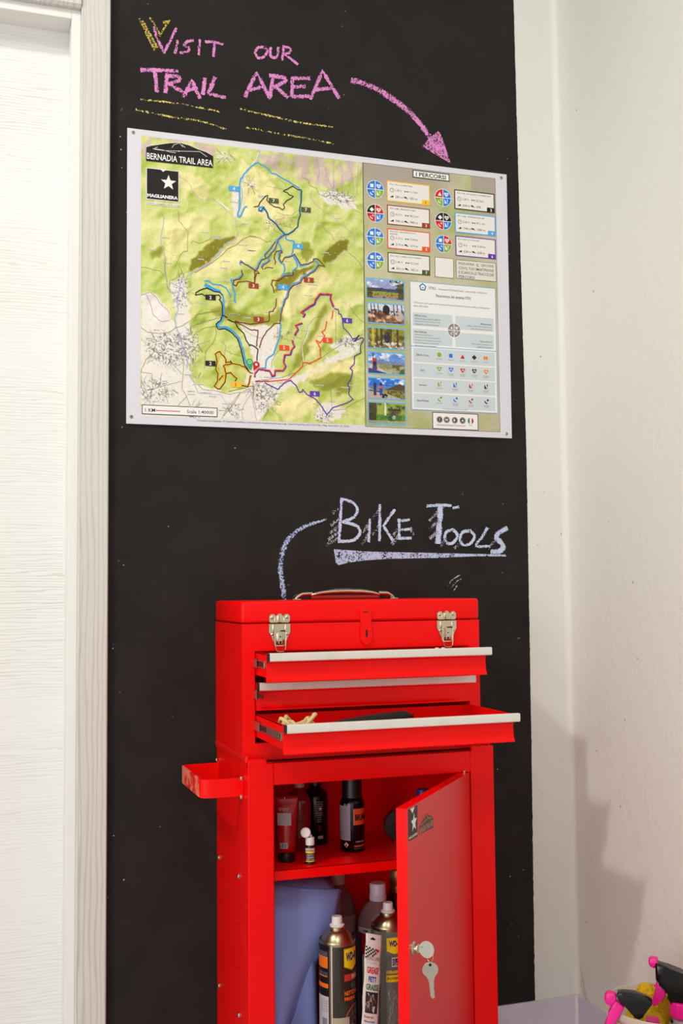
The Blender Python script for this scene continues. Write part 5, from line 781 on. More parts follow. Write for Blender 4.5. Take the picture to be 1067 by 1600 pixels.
# ---------------------------------------------------------------- chest
CX0, CX1, CY, CB = .5715, 1.1290, -.262, -.004
ch = thing('tool_chest', 'red steel tool chest with three drawers, two pulled open, on top of the cabinet', 'tool chest', (.85, -.14, .7895))
OX0, OX1, OZ0, OZ1 = .5995, 1.1030, .8245, 1.0195
bm = B(); box(bm, CX0, CX0+.0025, CY+.012, CB, .7868, 1.0775); obj('side_panel', bm, RED_DUSTY, ch)
bm = B(); box(bm, CX1-.0025, CX1, CY+.012, CB, .7868, 1.0775); obj('side_panel', bm, RED, ch)
bm = B(); box(bm, CX0+.0025, CX1-.0025, CB-.0025, CB, .7868, 1.0775); box(bm, CX0+.0025, CX1-.0025, CY+.012, CB-.0025, .7868, .790); box(bm, CX0+.0025, CX1-.0025, CY+.012, CB-.0025, 1.022, 1.0235); obj('inner_shell', bm, RED, ch)
bm = B(); box(bm, CX0, OX0, CY, CY+.012, .7880, 1.0775); box(bm, OX1, CX1, CY, CY+.012, .7880, 1.0775); box(bm, OX0, OX1, CY, CY+.012, OZ1, 1.0775); box(bm, OX0, OX1, CY, CY+.012, .7880, OZ0)
bmesh.ops.remove_doubles(bm, verts=bm.verts, dist=1e-5); obj('front_frame', bm, RED, ch)
bm = B(); box(bm, CX0-.0005, CX1+.0005, CY-.0006, CB, 1.0792, 1.1262, .006, 3); obj('lid', bm, RED, ch, smooth=True)
# latches
def latch(xc):
    z = 1.0785; y = CY
    f = lambda u, v, d: (xc+u, y-d, z+v)
    bm = B(); prism(bm, [f(u, v, .001) for u, v in ((-.0235, .004), (-.0235, .015), (-.019, .0195), (-.012, .0195), (-.010, .015), (-.006, .015), (-.004, .0205), (.004, .0205), (.006, .015), (.010, .015), (.012, .0195), (.019, .0195), (.0235, .015), (.0235, .004), (.020, .0005), (-.020, .0005))], (0, -.0016, 0), .0004, 1)
    box(bm, xc-.0052, xc+.0052, y-.0065, y-.0026, z+.0008, z+.0185, .0018); box(bm, xc-.0115, xc-.009, y-.0045, y-.0026, z+.001, z+.013, .0008); box(bm, xc+.009, xc+.0115, y-.0045, y-.0026, z+.001, z+.013, .0008)
    p = obj('latch', bm, CHROME, ch, smooth=True)
    bm = B(); prism(bm, [f(u, v, .001) for u, v in ((-.024, -.0015), (.024, -.0015), (.024, -.020), (.0185, -.027), (.0125, -.045), (.011, -.050), (-.011, -.050), (-.0125, -.045), (-.0185, -.027), (-.024, -.020))], (0, -.0018, 0), .0005, 1)
    for u in (-.014, .014): box(bm, xc+u-.0022, xc+u+.0022, y-.006, y-.0028, z-.019, z-.002, .001)
    obj('latch_plate', bm, CHROME, p, smooth=True)
    bm = B(); prism(bm, [f(u, v, .0045) for u, v in ((-.010, -.018), (.010, -.018), (.0105, -.024), (.0085, -.047), (-.0085, -.047), (-.0105, -.024))], (0, -.0030, 0), .0010, 2); box(bm, xc-.0045, xc+.0045, y-.0085, y-.0076, z-.044, z-.019, .0004, 1); obj('latch_lever', bm, CHROME, p, smooth=True)
    bm = B(); tube(bm, [f(u, v, .0085) for u, v in ((-.0125, -.014), (-.0125, -.02), (-.0115, -.048), (-.0105, -.0575), (-.007, -.0605), (0, -.061), (.007, -.0605), (.0105, -.0575), (.0115, -.048), (.0125, -.02), (.0125, -.014))], .0011, 8); obj('latch_bail', bm, CHROME, p, smooth=True)
    for u, v, r in ((-.0165, .013, .0042), (.0165, .013, .0042), (-.0165, -.0235, .0035), (.0165, -.0235, .0035)):
        bm = B(); lathe(bm, [(r, 0), (r*.9, .0016), (r*.5, .0026), (.0001, .0029)], f(u, v, .0026), 12, rotx(pi/2)); obj('rivet', bm, CHROME, p, smooth=True)
    bm = B()
    for v, r in ((-.029, .0017), (-.041, .0030)): lathe(bm, [(r, 0), (r, .0004), (.0001, .0004)], f(0, v, .0085), 10, rotx(pi/2))
    box(bm, xc-.0085, xc-.001, y-.0055, y-.0028, z-.0225, z-.0185); box(bm, xc+.001, xc+.011, y-.0045, y-.0028, z-.0215, z-.0155); obj('latch_hole', bm, mat('latch_dark', (50, 6, 6), rough=.5), p)
latch(.6543); latch(1.0475)
# hasp
bm = B(); xc = .8515
prism(bm, [(xc-.0145, CY-.0012, 1.1035), (xc+.0135, CY-.0012, 1.1035), (xc+.0135, CY-.0012, 1.075), (xc+.0105, CY-.0012, 1.072), (xc+.0155, CY-.0012, 1.064), (xc+.0155, CY-.0012, 1.036), (xc+.003, CY-.0012, 1.0255), (xc-.002, CY-.0012, 1.0255), (xc-.0125, CY-.0012, 1.036), (xc-.0125, CY-.0012, 1.066), (xc-.0085, CY-.0012, 1.072), (xc-.0125, CY-.0012, 1.076)], (0, -.003, 0), .0007, 1)
hp = obj('hasp', bm, RED, ch)
bm = B(); box(bm, xc-.001, xc+.004, CY-.0047, CY-.0042, 1.044, 1.060, .0002, 1); obj('hasp_slot', bm, mat('latch_dark'), hp)
bm = B(); box(bm, xc-.0065, xc+.006, CY-.0047, CY-.0042, 1.0985, 1.1005, .0002, 1); obj('hasp_slot', bm, mat('latch_dark'), hp)
# carrying handle on the lid
bm = B(); cy = -.13; P = [(.764, 1.1370), (.775, 1.1395), (.790, 1.1425), (.815, 1.1448), (.852, 1.1456), (.890, 1.1444), (.912, 1.1420), (.926, 1.1390), (.935, 1.1365)]
tube(bm, [(x, cy, z) for x, z in P], [.011, .0125, .0135, .014, .014, .014, .0135, .0125, .011], 16, ry=[.0042, .0050, .0058, .0064, .0066, .0064, .0058, .0050, .0042]); ch_h = obj('carry_handle', bm, CHROME, ch, smooth='all')
bm = B(); box(bm, .766, .933, cy-.009, cy+.009, 1.1285, 1.1365, .002); obj('handle_underbar', bm, mat('dark_red_bar', (150, 22, 10), rough=.4), ch_h, label='dark red bar under the chrome handle')  # thin dark red bar between the chrome arch and the lid
for sx, x0, x1 in ((1, .7276, .7680), (-1, .9700, .9310)):
    bm = B(); tube(bm, [(x0, cy, 1.1285), (x0+sx*.006, cy, 1.134), (x0+sx*.016, cy, 1.1395), (x1, cy, 1.1405)], [.0115, .012, .012, .0115], 12, ry=[.0045, .0055, .006, .0062]); box(bm, min(x0-sx*.008, x0+sx*.012), max(x0-sx*.008, x0+sx*.012), cy-.013, cy+.013, 1.1264, 1.1288, .0006, 1); obj('handle_bracket', bm, CHROME, ch_h, smooth=True)
# drawers
def drawer(yf, zt, hgt, label):
    x0, x1 = .6012, 1.1018; zb = zt-hgt; yb = max(yf+.235, -.03) if yf > -.3 else yf+.235
    bm = B()
    # front: recess under the pull, hollow face, rolled lip
    pr = [(yf+.004, zt), (yf+.0005, zt), (yf+.0005, zt-.017), (yf+.0036, zt-.021), (yf+.0036, zt-.030), (yf+.0026, zb+.018), (yf+.0012, zb+.0085), (yf-.0012, zb+.0050), (yf-.0030, zb+.0030), (yf-.0032, zb+.0015), (yf-.0015, zb), (yf+.003, zb), (yf+.0062, zb+.004), (yf+.0075, zb+.02), (yf+.0078, zt-.025), (yf+.0062, zt-.005)]
    prism(bm, [(x0, a, b) for a, b in pr], (x1-x0, 0, 0))
    d = obj('drawer', bm, RED, ch, smooth=True, label=label)
    s0 = zb+.010; bm = B()
    box(bm, x0+.0005, x0+.002, yf+.006, yb, s0, zt-.001, .0004, 1); box(bm, x1-.002, x1-.0005, yf+.006, yb, s0, zt-.001, .0004, 1); box(bm, x0+.0005, x0+.006, yf+.008, yb, zt-.0035, zt-.001, .0004, 1)
    box(bm, x0+.002, x1-.002, yf+.008, yb, s0, s0+.0015); box(bm, x0+.002, x1-.002, yb-.0015, yb, s0, zt-.004); obj('drawer_tray', bm, RED, d)
    bm = B(); xa, xb = x0+.0042, x1+.0093
    prism(bm, [(xa, a, b) for a, b in ((yf, zt+.0005), (yf-.009, zt+.0005), (yf-.0108, zt-.0012), (yf-.0112, zt-.010), (yf-.0108, zt-.0150), (yf-.0085, zt-.0168), (yf-.006, zt-.0150), (yf-.004, zt-.003), (yf, zt-.003))], (xb-xa, 0, 0)); obj('drawer_pull', bm, ALU, d, smooth=True)
    bm = B(); box(bm, x0+.0002, xa-.0001, yf-.0112, yf, zt-.0165, zt+.0005, .0008, 1); obj('end_cap', bm, BLACK, d)
    # slides
    zc = zt-.024
    for xs, sg in ((x0-.0006, -1),):
        bm = B(); box(bm, xs-.0008, xs+.0008, yf+.010, yb-.02, zc-.0075, zc+.0075)
        box(bm, xs-.0030, xs-.0008, yf+.010, yb-.02, zc+.0058, zc+.0078, .0005, 1); box(bm, xs-.0030, xs-.0008, yf+.010, yb-.02, zc-.0078, zc-.0058, .0005, 1); sl = obj('drawer_slide', bm, STEEL, d)
        bm = B(); ys = CY-.045 if yf < -.4 else CY-.024
        box(bm, xs-.0024, xs-.0010, ys-.045, ys-.002, zc-.0048, zc+.0048, .0006, 1); box(bm, xs-.0040, xs-.0010, ys-.004, ys+.002, zc-.0085, zc+.0085, .0008, 1); obj('slide_stop', bm, BLACK, sl)
        bm = B()
        for q in (.014, .020, .030): box(bm, xs-.0015, xs-.0009, yf+q, yf+q+.0045, zc-.0045, zc+.0045)
        obj('slide_ball', bm, CHROME, sl)
        bm = B(); box(bm, xs-.0045, xs-.0040, ys-.0, CY+.05, zc-.0095, zc+.0095); box(bm, xs-.0045, xs-.0028, ys-.0, CY+.05, zc+.0085, zc+.0100, .0004, 1); box(bm, xs-.0045, xs-.0028, ys-.0, CY+.05, zc-.0100, zc-.0085, .0004, 1); obj('slide_channel', bm, STEEL, sl)
    return d
drawer(-.352, 1.0190, .0600, 'top drawer pulled part way out'); drawer(-.268, .9525, .0590, 'closed middle drawer'); drawer(-.477, .8872, .0588, 'bottom drawer pulled far out')
# ---------------------------------------------------------------- things in the bottom drawer
TF = .8284+.0118
bm = B(); r = random.Random(4); cx, cy, cz = .648, -.418, TF
pts = []
for i in range(150):
    t = i*.42; rr_ = .025+.007*math.sin(i*.31)+r.uniform(-.004, .004); pts.append((cx+rr_*1.15*math.cos(t), cy+rr_*math.sin(t), cz+.006+.054*(i/150)*(.7+.3*math.sin(i*.9))+r.uniform(-.002, .002)))
tube(bm, pts, .0042, 6); obj('cord_bundle', bm, mat('natural_cord', (222, 196, 130), rough=.9, bump=.5, bscale=900), label='knotted bundle of cream cord in the open bottom drawer', cat='cord', smooth='all')
tool = thing('hand_tool', 'wooden shafted tool with black rubber grip lying in the bottom drawer', 'tool', (.80, -.40, TF))
def seg(a, b, t): return tuple(a[i]+(b[i]-a[i])*t for i in range(3))
ga, gb = (.730, -.41, TF+.0325), (.9215, -.33, TF+.035)
bm = B(); tube(bm, [seg(ga, gb, t) for t in (0, .05, .2, .45, .7, .85, .97, 1)], [.006, .0095, .0105, .0125, .0125, .0125, .0118, .009], 14); obj('rubber_grip', bm, mat('black_foam', (34, 34, 28), rough=.95, bump=.9, bscale=500), tool, smooth='all')
bm = B(); tube(bm, [(.694, -.428, TF+.028), ga], [.003, .0042], 8); obj('shaft', bm, mat('pale_wood', (206, 176, 120), rough=.6), tool, smooth='all')
bm = B(); e1 = seg(ga, gb, 1.0); tube(bm, [e1, (e1[0]+.008, e1[1]+.002, e1[2]), (e1[0]+.012, e1[1]+.003, e1[2]-.002), (e1[0]+.019, e1[1]+.006, e1[2]+.003)], [.004, .003, .0045, .0008], 8); obj('metal_tip', bm, BLACK, tool, smooth='all')
bm = B(); tube(bm, [(.715, -.42, TF+.003), (.715, -.42, TF+.026)], .008, 8); box(bm, .88, .93, -.37, -.31, TF, TF+.022, .003); o = obj('tool_rest', bm, DARKGAP, tool)
# two crumbs seen in the top drawer
for x in (.990, 1.005):
    bm = B(); lathe(bm, [(.005, -.002), (.006, .0015), (.004, .0055), (.0001, .006)], (x, -.338, 1.0150), 10); box(bm, x-.003, x+.003, -.341, -.335, .9708, 1.0140, .001, 1); obj('small_plug', bm, mat('cream_plastic', (228, 214, 180), rough=.5), label='small cream plug peeping over the top drawer, '+('left' if x < 1 else 'right')+' one of two', cat='plug', smooth=True)['group'] = 'plugs in the top drawer'
# =================================================================== THINGS IN THE CABINET
SH = .5614
def cyl_fn(cx, cy, r, zt):
    def f(u, v, l): a = u/r; rr_ = r+.0003+l*.00012; return (cx+rr_*math.sin(a), cy-rr_*math.cos(a), zt-v)
    return f
def crect(F, u0, v0, u1, v1, l, m): F.rect(u0, v0, u1, v1, l, m, n=max(1, int(abs(u1-u0)/.004)))
# red squeeze tube standing on its black cap
t = thing('squeeze_tube', 'red squeeze tube standing upside down on its black cap, at the left of the shelf', 'tube', (.681, -.212, SH))
bm = B(); n = 28; prof = [(.0205, .0205, .583), (.0212, .0208, .60), (.0222, .019, .63), (.0240, .013, .66), (.0256, .006, .685), (.0262, .0016, .693), (.0264, .0014, .7005)]; rings = []
AZ = -.30
for rx, ry, z in prof:
    ring = []
    for i in range(n):
        a = 2*pi*i/n; q = rotz(AZ) @ Vector((rx*math.cos(a), ry*math.sin(a), 0)); ring.append(bm.verts.new((.681+q.x, -.212+q.y, z)))
    rings.append(ring)
for k in range(len(rings)-1):
    for i in range(n): bm.faces.new((rings[k][i], rings[k][(i+1) % n], rings[k+1][(i+1) % n], rings[k+1][i]))
bm.faces.new(rings[0]); bm.faces.new(rings[-1]); obj('tube_body', bm, mat('red_tube', (176, 14, 20), rough=.3), t, smooth='all')
bm = B(); lathe(bm, [(.0185, 0), (.0188, .001), (.0188, .0195), (.0175, .0212)], (.681, -.212, SH), 28); obj('screw_cap', bm, BLACK, t, smooth=True)
def tf(u, v, l):
    # on the front face of the tube
    zs = [p_[2] for p_ in prof]; ry = float(np.interp(v, zs, [p_[1] for p_ in prof])); rx = float(np.interp(v, zs, [p_[0] for p_ in prof])); uu = max(-.98, min(.98, u/rx)); yy_ = -ry*math.sqrt(1-uu*uu)-.0006-l*.00015
    q = rotz(AZ) @ Vector((u, yy_, 0)); return (.681+q.x, -.212+q.y, v)
LBL = ink('label_grey', (196, 188, 190)); F = Flat(tf)
def sub(F, u0, v0, u1, v1, l, m, nu=8, nv=4):
    for j in range(nv): F.rect(u0, v0+(v1-v0)*j/nv, u1, v0+(v1-v0)*(j+1)/nv, l, m, nu)
sub(F, -.0185, .6655, .0110, .6405, 0, LBL); 
for j in range(7): F.text('uso esterno lavaggio pulizia bici', -.0165, .6630-j*.0031, .0085, .6610-j*.0031, 1, ST_)
F.build('tube_label', t, label='grey printed label'); F = Flat(tf); sub(F, -.0130, .604, .0035, .5925, 0, LBL); x = -.0115
for i, ww in enumerate((.001, .0006, .0014, .0007, .001, .0006, .0014, .0008)): F.rect(x, .6025, x+ww, .594, 1, INK); x += ww+.0008
F.build('barcode', t); F = Flat(tf)
for u in (-.0125, -.005, .0025): F.circ(u, .674, .0028, 0, LBL, n=12, r0=.0018)
F.rect(-.0035, .694, -.0022, .6990, 0, LBL); F.build('tube_symbols', t)
# translucent red bottle with pale cap
t = thing('spray_bottle', 'translucent red bottle with a pale pink cap behind the squeeze tube', 'bottle', (.7400, -.115, SH))
cx, cy = .7400, -.115
bm = B(); lathe(bm, [(.0245, 0), (.027, .003), (.027, .100), (.0245, .115), (.016, .128), (.0105, .134), (.0105, .142)], (cx, cy, SH), 32); obj('bottle_body', bm, plastic_clear('red_translucent', (150, 20, 30), .2, .15), t, smooth='all')
bm = B(); lathe(bm, [(.0125, .139), (.0125, .160), (.0115, .162), (.0001, .162)], (cx, cy, SH), 24); obj('bottle_cap', bm, mat('pink_beige_cap', (206, 150, 140), rough=.4), t, smooth=True)
F = Flat(cyl_fn(cx, cy, .0272, SH)); crect(F, -.025, -.082, .010, -.030, 0, mat('wine_label', (130, 16, 28), rough=.4)); F.text('LUBE', -.018, -.070, .004, -.062, 1, INK); F.build('bottle_label', t)
# black bottle with small print behind
t = thing('black_bottle', 'black bottle with tiny pale print, at the back left of the shelf', 'bottle', (.792, -.07, SH)); cx, cy = .792, -.07
bm = B(); lathe(bm, [(.0275, 0), (.030, .003), (.030, .105), (.027, .118), (.014, .128), (.013, .134)], (cx, cy, SH), 32); obj('bottle_body', bm, GLOSSBLACK, t, smooth='all')
bm = B(); lathe(bm, [(.016, .133), (.016, .160), (.015, .162), (.0001, .162)], (cx, cy, SH), 24); obj('bottle_cap', bm, BLACK, t, smooth=True)
F = Flat(cyl_fn(cx, cy, .0302, SH)); 
for j in range(7): F.text('AVVERTENZE', -.008, -.100+j*.005, .010, -.0975+j*.005, 0, LBL)
F.circ(.003, -.083, .0032, 1, ink('pale_yellow', (226, 204, 140)), n=14); F.line([(.002, -.045), (.006, -.0395), (.002, -.034), (-.002, -.0395), (.002, -.045)], .0009, 0, ink('hazard_red', (200, 30, 40))); crect(F, -.003, -.022, .010, -.015, 0, LBL)
for j in range(5): F.text('xxxxxx', -.004, -.075+j*.005, .006, -.073+j*.005, 0, LBL)
F.build('bottle_label', t)
# dropper bottle with flip cap
t = thing('dropper_bottle', 'tiny dark bottle with a white flip cap standing open, near the shelf front', 'bottle', (.7228, -.252, SH)); cx, cy = .7228, -.252
bm = B(); lathe(bm, [(.0100, 0), (.0108, .0008), (.0108, .037), (.0098, .040)], (cx, cy, SH), 24); obj('bottle_body', bm, mat('black_label', (26, 20, 18), rough=.35), t, smooth=True)
bm = B(); lathe(bm, [(.0098, .0395), (.0098, .0545), (.0088, .056), (.0045, .0565), (.0001, .0565)], (cx, cy, SH), 24); box(bm, cx-.0015, cx+.0045, cy-.002, cy+.004, SH+.056, SH+.061, .001, 1); cp = obj('cap_base', bm, WHITEP, t, smooth=True)
bm = B(); lathe(bm, [(.0102, -.003), (.0108, -.002), (.0108, .002), (.0095, .003), (.0085, .0018), (.0001, .0018)], (cx-.0105, cy-.003, SH+.0665), 24, rotz(-.45) @ roty(.3) @ rotx(math.radians(72))); obj('flip_lid', bm, WHITEP, t, smooth=True)
F = Flat(cyl_fn(cx, cy, .0108, SH)); crect(F, -.0150, -.034, .0090, -.029, 0, LBL); crect(F, -.0150, -.028, .0090, -.0235, 0, ink('label_yellow', (236, 204, 30)))
for j, tt in enumerate(('LIQUIDO', 'CERAMIC', 'WET LUBE')): F.text(tt, -.0125, -.0215+j*.0048, .0075, -.0178+j*.0048, 0, LBL, .02)
crect(F, -.0150, -.0075, .0090, -.0055, 0, ink('label_yellow', (236, 204, 30))); F.text('oil', -.007, -.033, .0, -.030, 1, ink('hazard_red', (200, 30, 40))); F.build('bottle_label', t)
# black aerosol with orange label
t = thing('spray_can', 'black spray can with orange label and grey text panel, standing on the shelf', 'spray can', (.8500, -.166, SH)); cx, cy = .8500, -.166
bm = B(); lathe(bm, [(.0265, 0), (.0280, .002), (.0280, .103), (.0265, .110), (.0235, .117), (.0220, .119)], (cx, cy, SH), 40); obj('can_body', bm, GLOSSBLACK, t, smooth='all')
bm = B(); lathe(bm, [(.0225, .1185), (.0225, .165), (.021, .167), (.0001, .167)], (cx, cy, SH), 32); obj('can_cap', bm, BLACK, t, smooth=True)
R0 = .0280; F = Flat(cyl_fn(cx, cy, R0, SH)); a2 = lambda a: a*R0
crect(F, a2(-1.75), -.102, a2(-.50), -.026, 0, mat('grey_text_panel', (150, 140, 150), rough=.5))
for j in range(22): F.text('istruzioni per uso e avvertenze sicurezza prodotto', a2(-1.55), -.0995+j*.0033, a2(-.55), -.0975+j*.0033, 1, ST_)
crect(F, a2(-.22), -.096, a2(1.5), -.060, 0, ink('label_orange', (226, 78, 30))); F.frame(a2(-.24), -.097, a2(1.5), -.059, .0007, 1, LBL); F.text('BRUNOX', a2(-.12), -.084, a2(1.35), -.070, 2, INK, .05)
F.poly([(a2(-.85), -.0235), (a2(-.60), -.0165), (a2(-.85), -.0095), (a2(-1.10), -.0165)], 0, ink('hazard_red', (200, 30, 40))); F.poly([(a2(-.85), -.0215), (a2(-.67), -.0165), (a2(-.85), -.0115), (a2(-1.03), -.0165)], 1, WH); F.poly([(a2(-.92), -.0130), (a2(-.78), -.0130), (a2(-.80), -.0175), (a2(-.85), -.0205), (a2(-.91), -.0165)], 2, INK)
F.text('FOR BIKE', a2(-.05), -.0245, a2(.8), -.0215, 0, LBL, .02); crect(F, a2(-.2), -.0155, a2(1.2), -.012, 0, ink('label_orange', (226, 78, 30))); crect(F, a2(-.2), -.009, a2(1.2), -.0075, 0, ST_)
for u in (-.95, -.68): F.circ(a2(u), -.1045, .0022, 0, LBL, n=12, r0=.0014)
F.build('can_label', t)
# roll of black tape and blue capped bottle at the right, half hidden by the door
bm = B(); lathe(bm, [(.0001, -.009), (.012, -.009), (.013, -.012), (.034, -.012), (.035, -.011), (.035, .011), (.034, .012), (.013, .012), (.012, .009), (.0001, .009)], (.985, -.11, SH+.0355), 36, rotz(-.3) @ rotx(pi/2), caps=False); obj('tape_roll', bm, BLACK, label='black round roll standing on the shelf, half hidden behind the door', cat='tape roll', smooth=True)
t = thing('blue_cap_bottle', 'dark bottle with a blue cap behind the top of the open door', 'bottle', (1.055, -.09, SH)); bm = B(); lathe(bm, [(.025, 0), (.027, .002), (.027, .070), (.018, .082), (.012, .086)], (1.055, -.09, SH), 28); obj('bottle_body', bm, BLACK, t, smooth='all')
bm = B(); lathe(bm, [(.0150, .085), (.0150, .108), (.014, .110), (.0001, .110)], (1.055, -.09, SH), 20); obj('bottle_cap', bm, mat('blue_cap', (50, 54, 140), rough=.4), t, smooth=True)
# ---- lower compartment
FL = .1203
def aerosol_top(t, cx, cy, r, zr, zn):
    # rim, dome, collar, nozzle
    bm = B(); lathe(bm, [(r*.97, zr-.012), (r*.985, zr-.006), (r*1.01, zr-.002), (r*1.02, zr+.001), (r*.99, zr+.0035), (r*.93, zr+.001), (r*.90, zr), (r*.84, zr+.006), (r*.66, zr+.0165), (r*.50, zr+.0215), (r*.44, zr+.0225), (r*.48, zr+.0245), (r*.47, zr+.0285), (r*.40, zr+.0295), (.0001, zr+.0275)], (cx, cy, 0), 40); obj('can_dome', bm, DOME, t, smooth=True)
    z = zr+.0275; bm = B(); lathe(bm, [(r*.395, z), (r*.41, z+.005), (r*.36, z+.006), (r*.30, z+.0075), (r*.285, z+.021), (r*.26, z+.0225), (r*.0001, z+.0220)], (cx, cy, 0), 24); obj('spray_nozzle', bm, WHITEP, t, smooth=True)
t = thing('spray_can', 'black spray can with a yellow shield logo and orange bands, front left below the shelf', 'spray can', (.787, -.24, FL)); cx, cy, r0 = .7865, -.24, .0395; zr = .391
bm = B(); lathe(bm, [(r0*.96, FL), (r0, FL+.003), (r0, zr-.008), (r0*.985, zr-.004)], (cx, cy, 0), 48); obj('can_body', bm, mat('dark_olive_can', (46, 42, 34), rough=.22), t, smooth=True); aerosol_top(t, cx, cy, r0, zr, 0)
A0 = -.318  # azimuth facing the camera side
F = Flat(cyl_fn(cx, cy, r0, zr)); px = lambda x: (A0+math.asin(max(-1, min(1, (x-523.5)/28.6))))*r0; vz = lambda y: (y-1472)*.00133
OR = ink('can_orange', (240, 112, 24)); YE = ink('shield_yellow', (240, 208, 20)); NB = ink('navy', (34, 26, 110)); PANEL = ink('can_black', (20, 17, 17))
crect(F, px(495)-.03, vz(1474), px(511), vz(1660), 0, PANEL)
for j in range(5): F.text('sgrassante freni professionale', px(496)-.004, vz(1484+j*2), px(508), vz(1485.4+j*2), 1, LBL)
crect(F, px(495)-.01, vz(1492), px(508.5), vz(1510), 1, OR)
for j in range(4): F.text('spruzzare su freni', px(496), vz(1516+j*2.2), px(508), vz(1517.4+j*2.2), 1, LBL)
crect(F, px(495), vz(1522), px(508), vz(1523.4), 2, OR); crect(F, px(495), vz(1534), px(509), vz(1541), 1, OR); crect(F, px(495), vz(1554), px(509.5), vz(1640), 1, LBL)
for j in range(5): F.text('lotto uso data', px(498), vz(1560+j*4), px(508), vz(1562+j*4), 2, ST_)
for j in range(9): F.rect(px(500)+j*.0016, vz(1588), px(500)+j*.0016+.0008, vz(1600), 2, INK)
crect(F, px(511), vz(1474), px(513), vz(1660), 1, ink('seam_red', (110, 84, 76))); crect(F, px(513.3), vz(1474), px(515.6), vz(1660), 1, mat('seam_metal', (214, 200, 176), rough=.25, metal=.8))
u0, u1 = px(533.8), px(533.8)+.040; um = (u0+u1)/2
def shield(F, u0, u1, v0, v1, l, m):
    n = 12; vs = []; fs = []; um = (u0+u1)/2
    for i in range(n+1): u = u0+(u1-u0)*i/n; k = 1-abs(u-um)/((u1-u0)/2); vs += [(u, v0-.001*k), (u, v0+(v1-v0)*(.80+.20*k))]
    for i in range(n): fs.append((2*i, 2*i+1, 2*i+3, 2*i+2))
    F.add(vs, fs, l, m)
shield(F, u0-.0008, u1+.0008, vz(1478.5), vz(1515), 1, ink('shield_edge', (120, 100, 20))); shield(F, u0, u1, vz(1480), vz(1513.5), 2, YE); F.text('WD-40', u0+.004, vz(1485), u1-.003, vz(1499), 3, NB, .05)
RD_ = ink('can_red', (196, 56, 34)); crect(F, px(534), vz(1519.5), px(534)+.040, vz(1530), 1, RD_); F.text('SPECIALIST', px(545), vz(1521.5), px(545)+.026, vz(1527.5), 2, WH, .02); crect(F, px(544), vz(1534), px(544)+.02, vz(1541), 1, ink('can_green', (70, 90, 60)))
F.text('NETTOYANT', px(534), vz(1545.5), px(534)+.050, vz(1552.5), 2, OR, .04); F.text('FREINS', px(534), vz(1555), px(534)+.030, vz(1560.5), 2, OR, .04)
F.circ(px(547)+.012, vz(1594), .034, 1, OR, r0=.0325, n=40); F.circ(px(547)+.012, vz(1594), .0325, 1, ink('can_brown', (70, 52, 44)), n=40); crect(F, px(515.8), vz(1586), px(541), vz(1680), 2, ink('can_beige', (176, 166, 140)))
r = random.Random(2)
for i in range(26): a = r.uniform(0, 6.28); rr_ = r.uniform(.004, .028); uu, vv_ = px(547)+.012+rr_*math.cos(a), vz(1594)+rr_*math.sin(a); F.line([(uu, vv_), (uu+r.uniform(-.007, .007), vv_+r.uniform(-.01, .01))], .0009, 1.6, ink('wheel_shine', (190, 176, 160)))
F.build('can_label', t)
# grey can
t = thing('spray_can', 'grey spray can with a yellow shield logo, front right below the shelf beside the door', 'spray can', (.9215, -.205, FL)); cx, cy, r0 = .9190, -.205, .0385; zr = .3985
bm = B(); lathe(bm, [(r0*.96, FL), (r0, FL+.003), (r0, zr-.008), (r0*.985, zr-.004)], (cx, cy, 0), 48); obj('can_body', bm, mat('grey_can', (104, 108, 98), rough=.3), t, smooth=True); aerosol_top(t, cx, cy, r0, zr, 0)
F = Flat(cyl_fn(cx, cy, r0, zr)); A0 = -.372; px = lambda x: (A0+math.asin(max(-1, min(1, (x-610)/27.5))))*r0; vz = lambda y: (y-1457)*.00135
u0 = px(607.5); shield(F, u0, u0+.038, vz(1470), vz(1496), 1, YE); F.text('WD-40', u0+.005, vz(1474), u0+.035, vz(1484), 2, NB, .05)
crect(F, px(615), vz(1501), px(615)+.022, vz(1516), 1, ink('lilac_box', (206, 200, 214))); F.text('EXPERT', px(616.5), vz(1503), px(615)+.020, vz(1514), 2, DI, .05)
F.text('SGRASSANTE', px(606), vz(1521.5), px(606)+.047, vz(1526.5), 1, YE, .05); crect(F, px(606), vz(1529), px(606)+.045, vz(1540), 1, YE); F.text('POTENTE', px(608), vz(1532.5), px(606)+.040, vz(1536.5), 2, INK, .03)
for i in range(40):
    a = r.uniform(-.9, .9)+(pi/2 if i % 3 else 0); uu = px(606)+r.uniform(0, .03); vv_ = vz(1575)+r.uniform(-.03, .06); l = r.uniform(.006, .016); F.line([(uu, vv_), (uu+l*math.cos(a)*.5, vv_+l*math.sin(a))], .0006, 1, LBL)
F.build('can_label', t)
# grease packet
t = thing('grease_packet', 'narrow white packet lettered GREASE FETT GRAISSE leaning between two spray cans', 'packet', (.845, -.255, FL))
O = Vector((.8431, -.268, .4068)); eu = Vector((.0385, .0, -.0100)).normalized(); ev = Vector((-.0140, -.004, -.191)).normalized(); en = eu.cross(ev).normalized()
if en.y > 0: en = -en
def pf(u, v, l): q = O+eu*u+ev*v+en*(.0012*math.sin(pi*min(max(u/.038, 0), 1))*3+.0004+l*.0002); return (q.x, q.y, q.z)
Wp, Lp = .0385, .276; bm = B(); n = 8; m_ = 14; fr = [[None]*(n+1) for _ in range(m_+1)]; bk = [[None]*(n+1) for _ in range(m_+1)]
for j in range(m_+1):
    for i in range(n+1):
        u = Wp*i/n; v = Lp*j/m_; wv_ = .001*math.sin(j*1.7)
        s_ = math.sin(pi*i/n); q = O+eu*(u+wv_)+ev*v; fr[j][i] = bm.verts.new(q+en*(.0036*s_)); bk[j][i] = bm.verts.new(q-en*(.0036*s_+.0006))
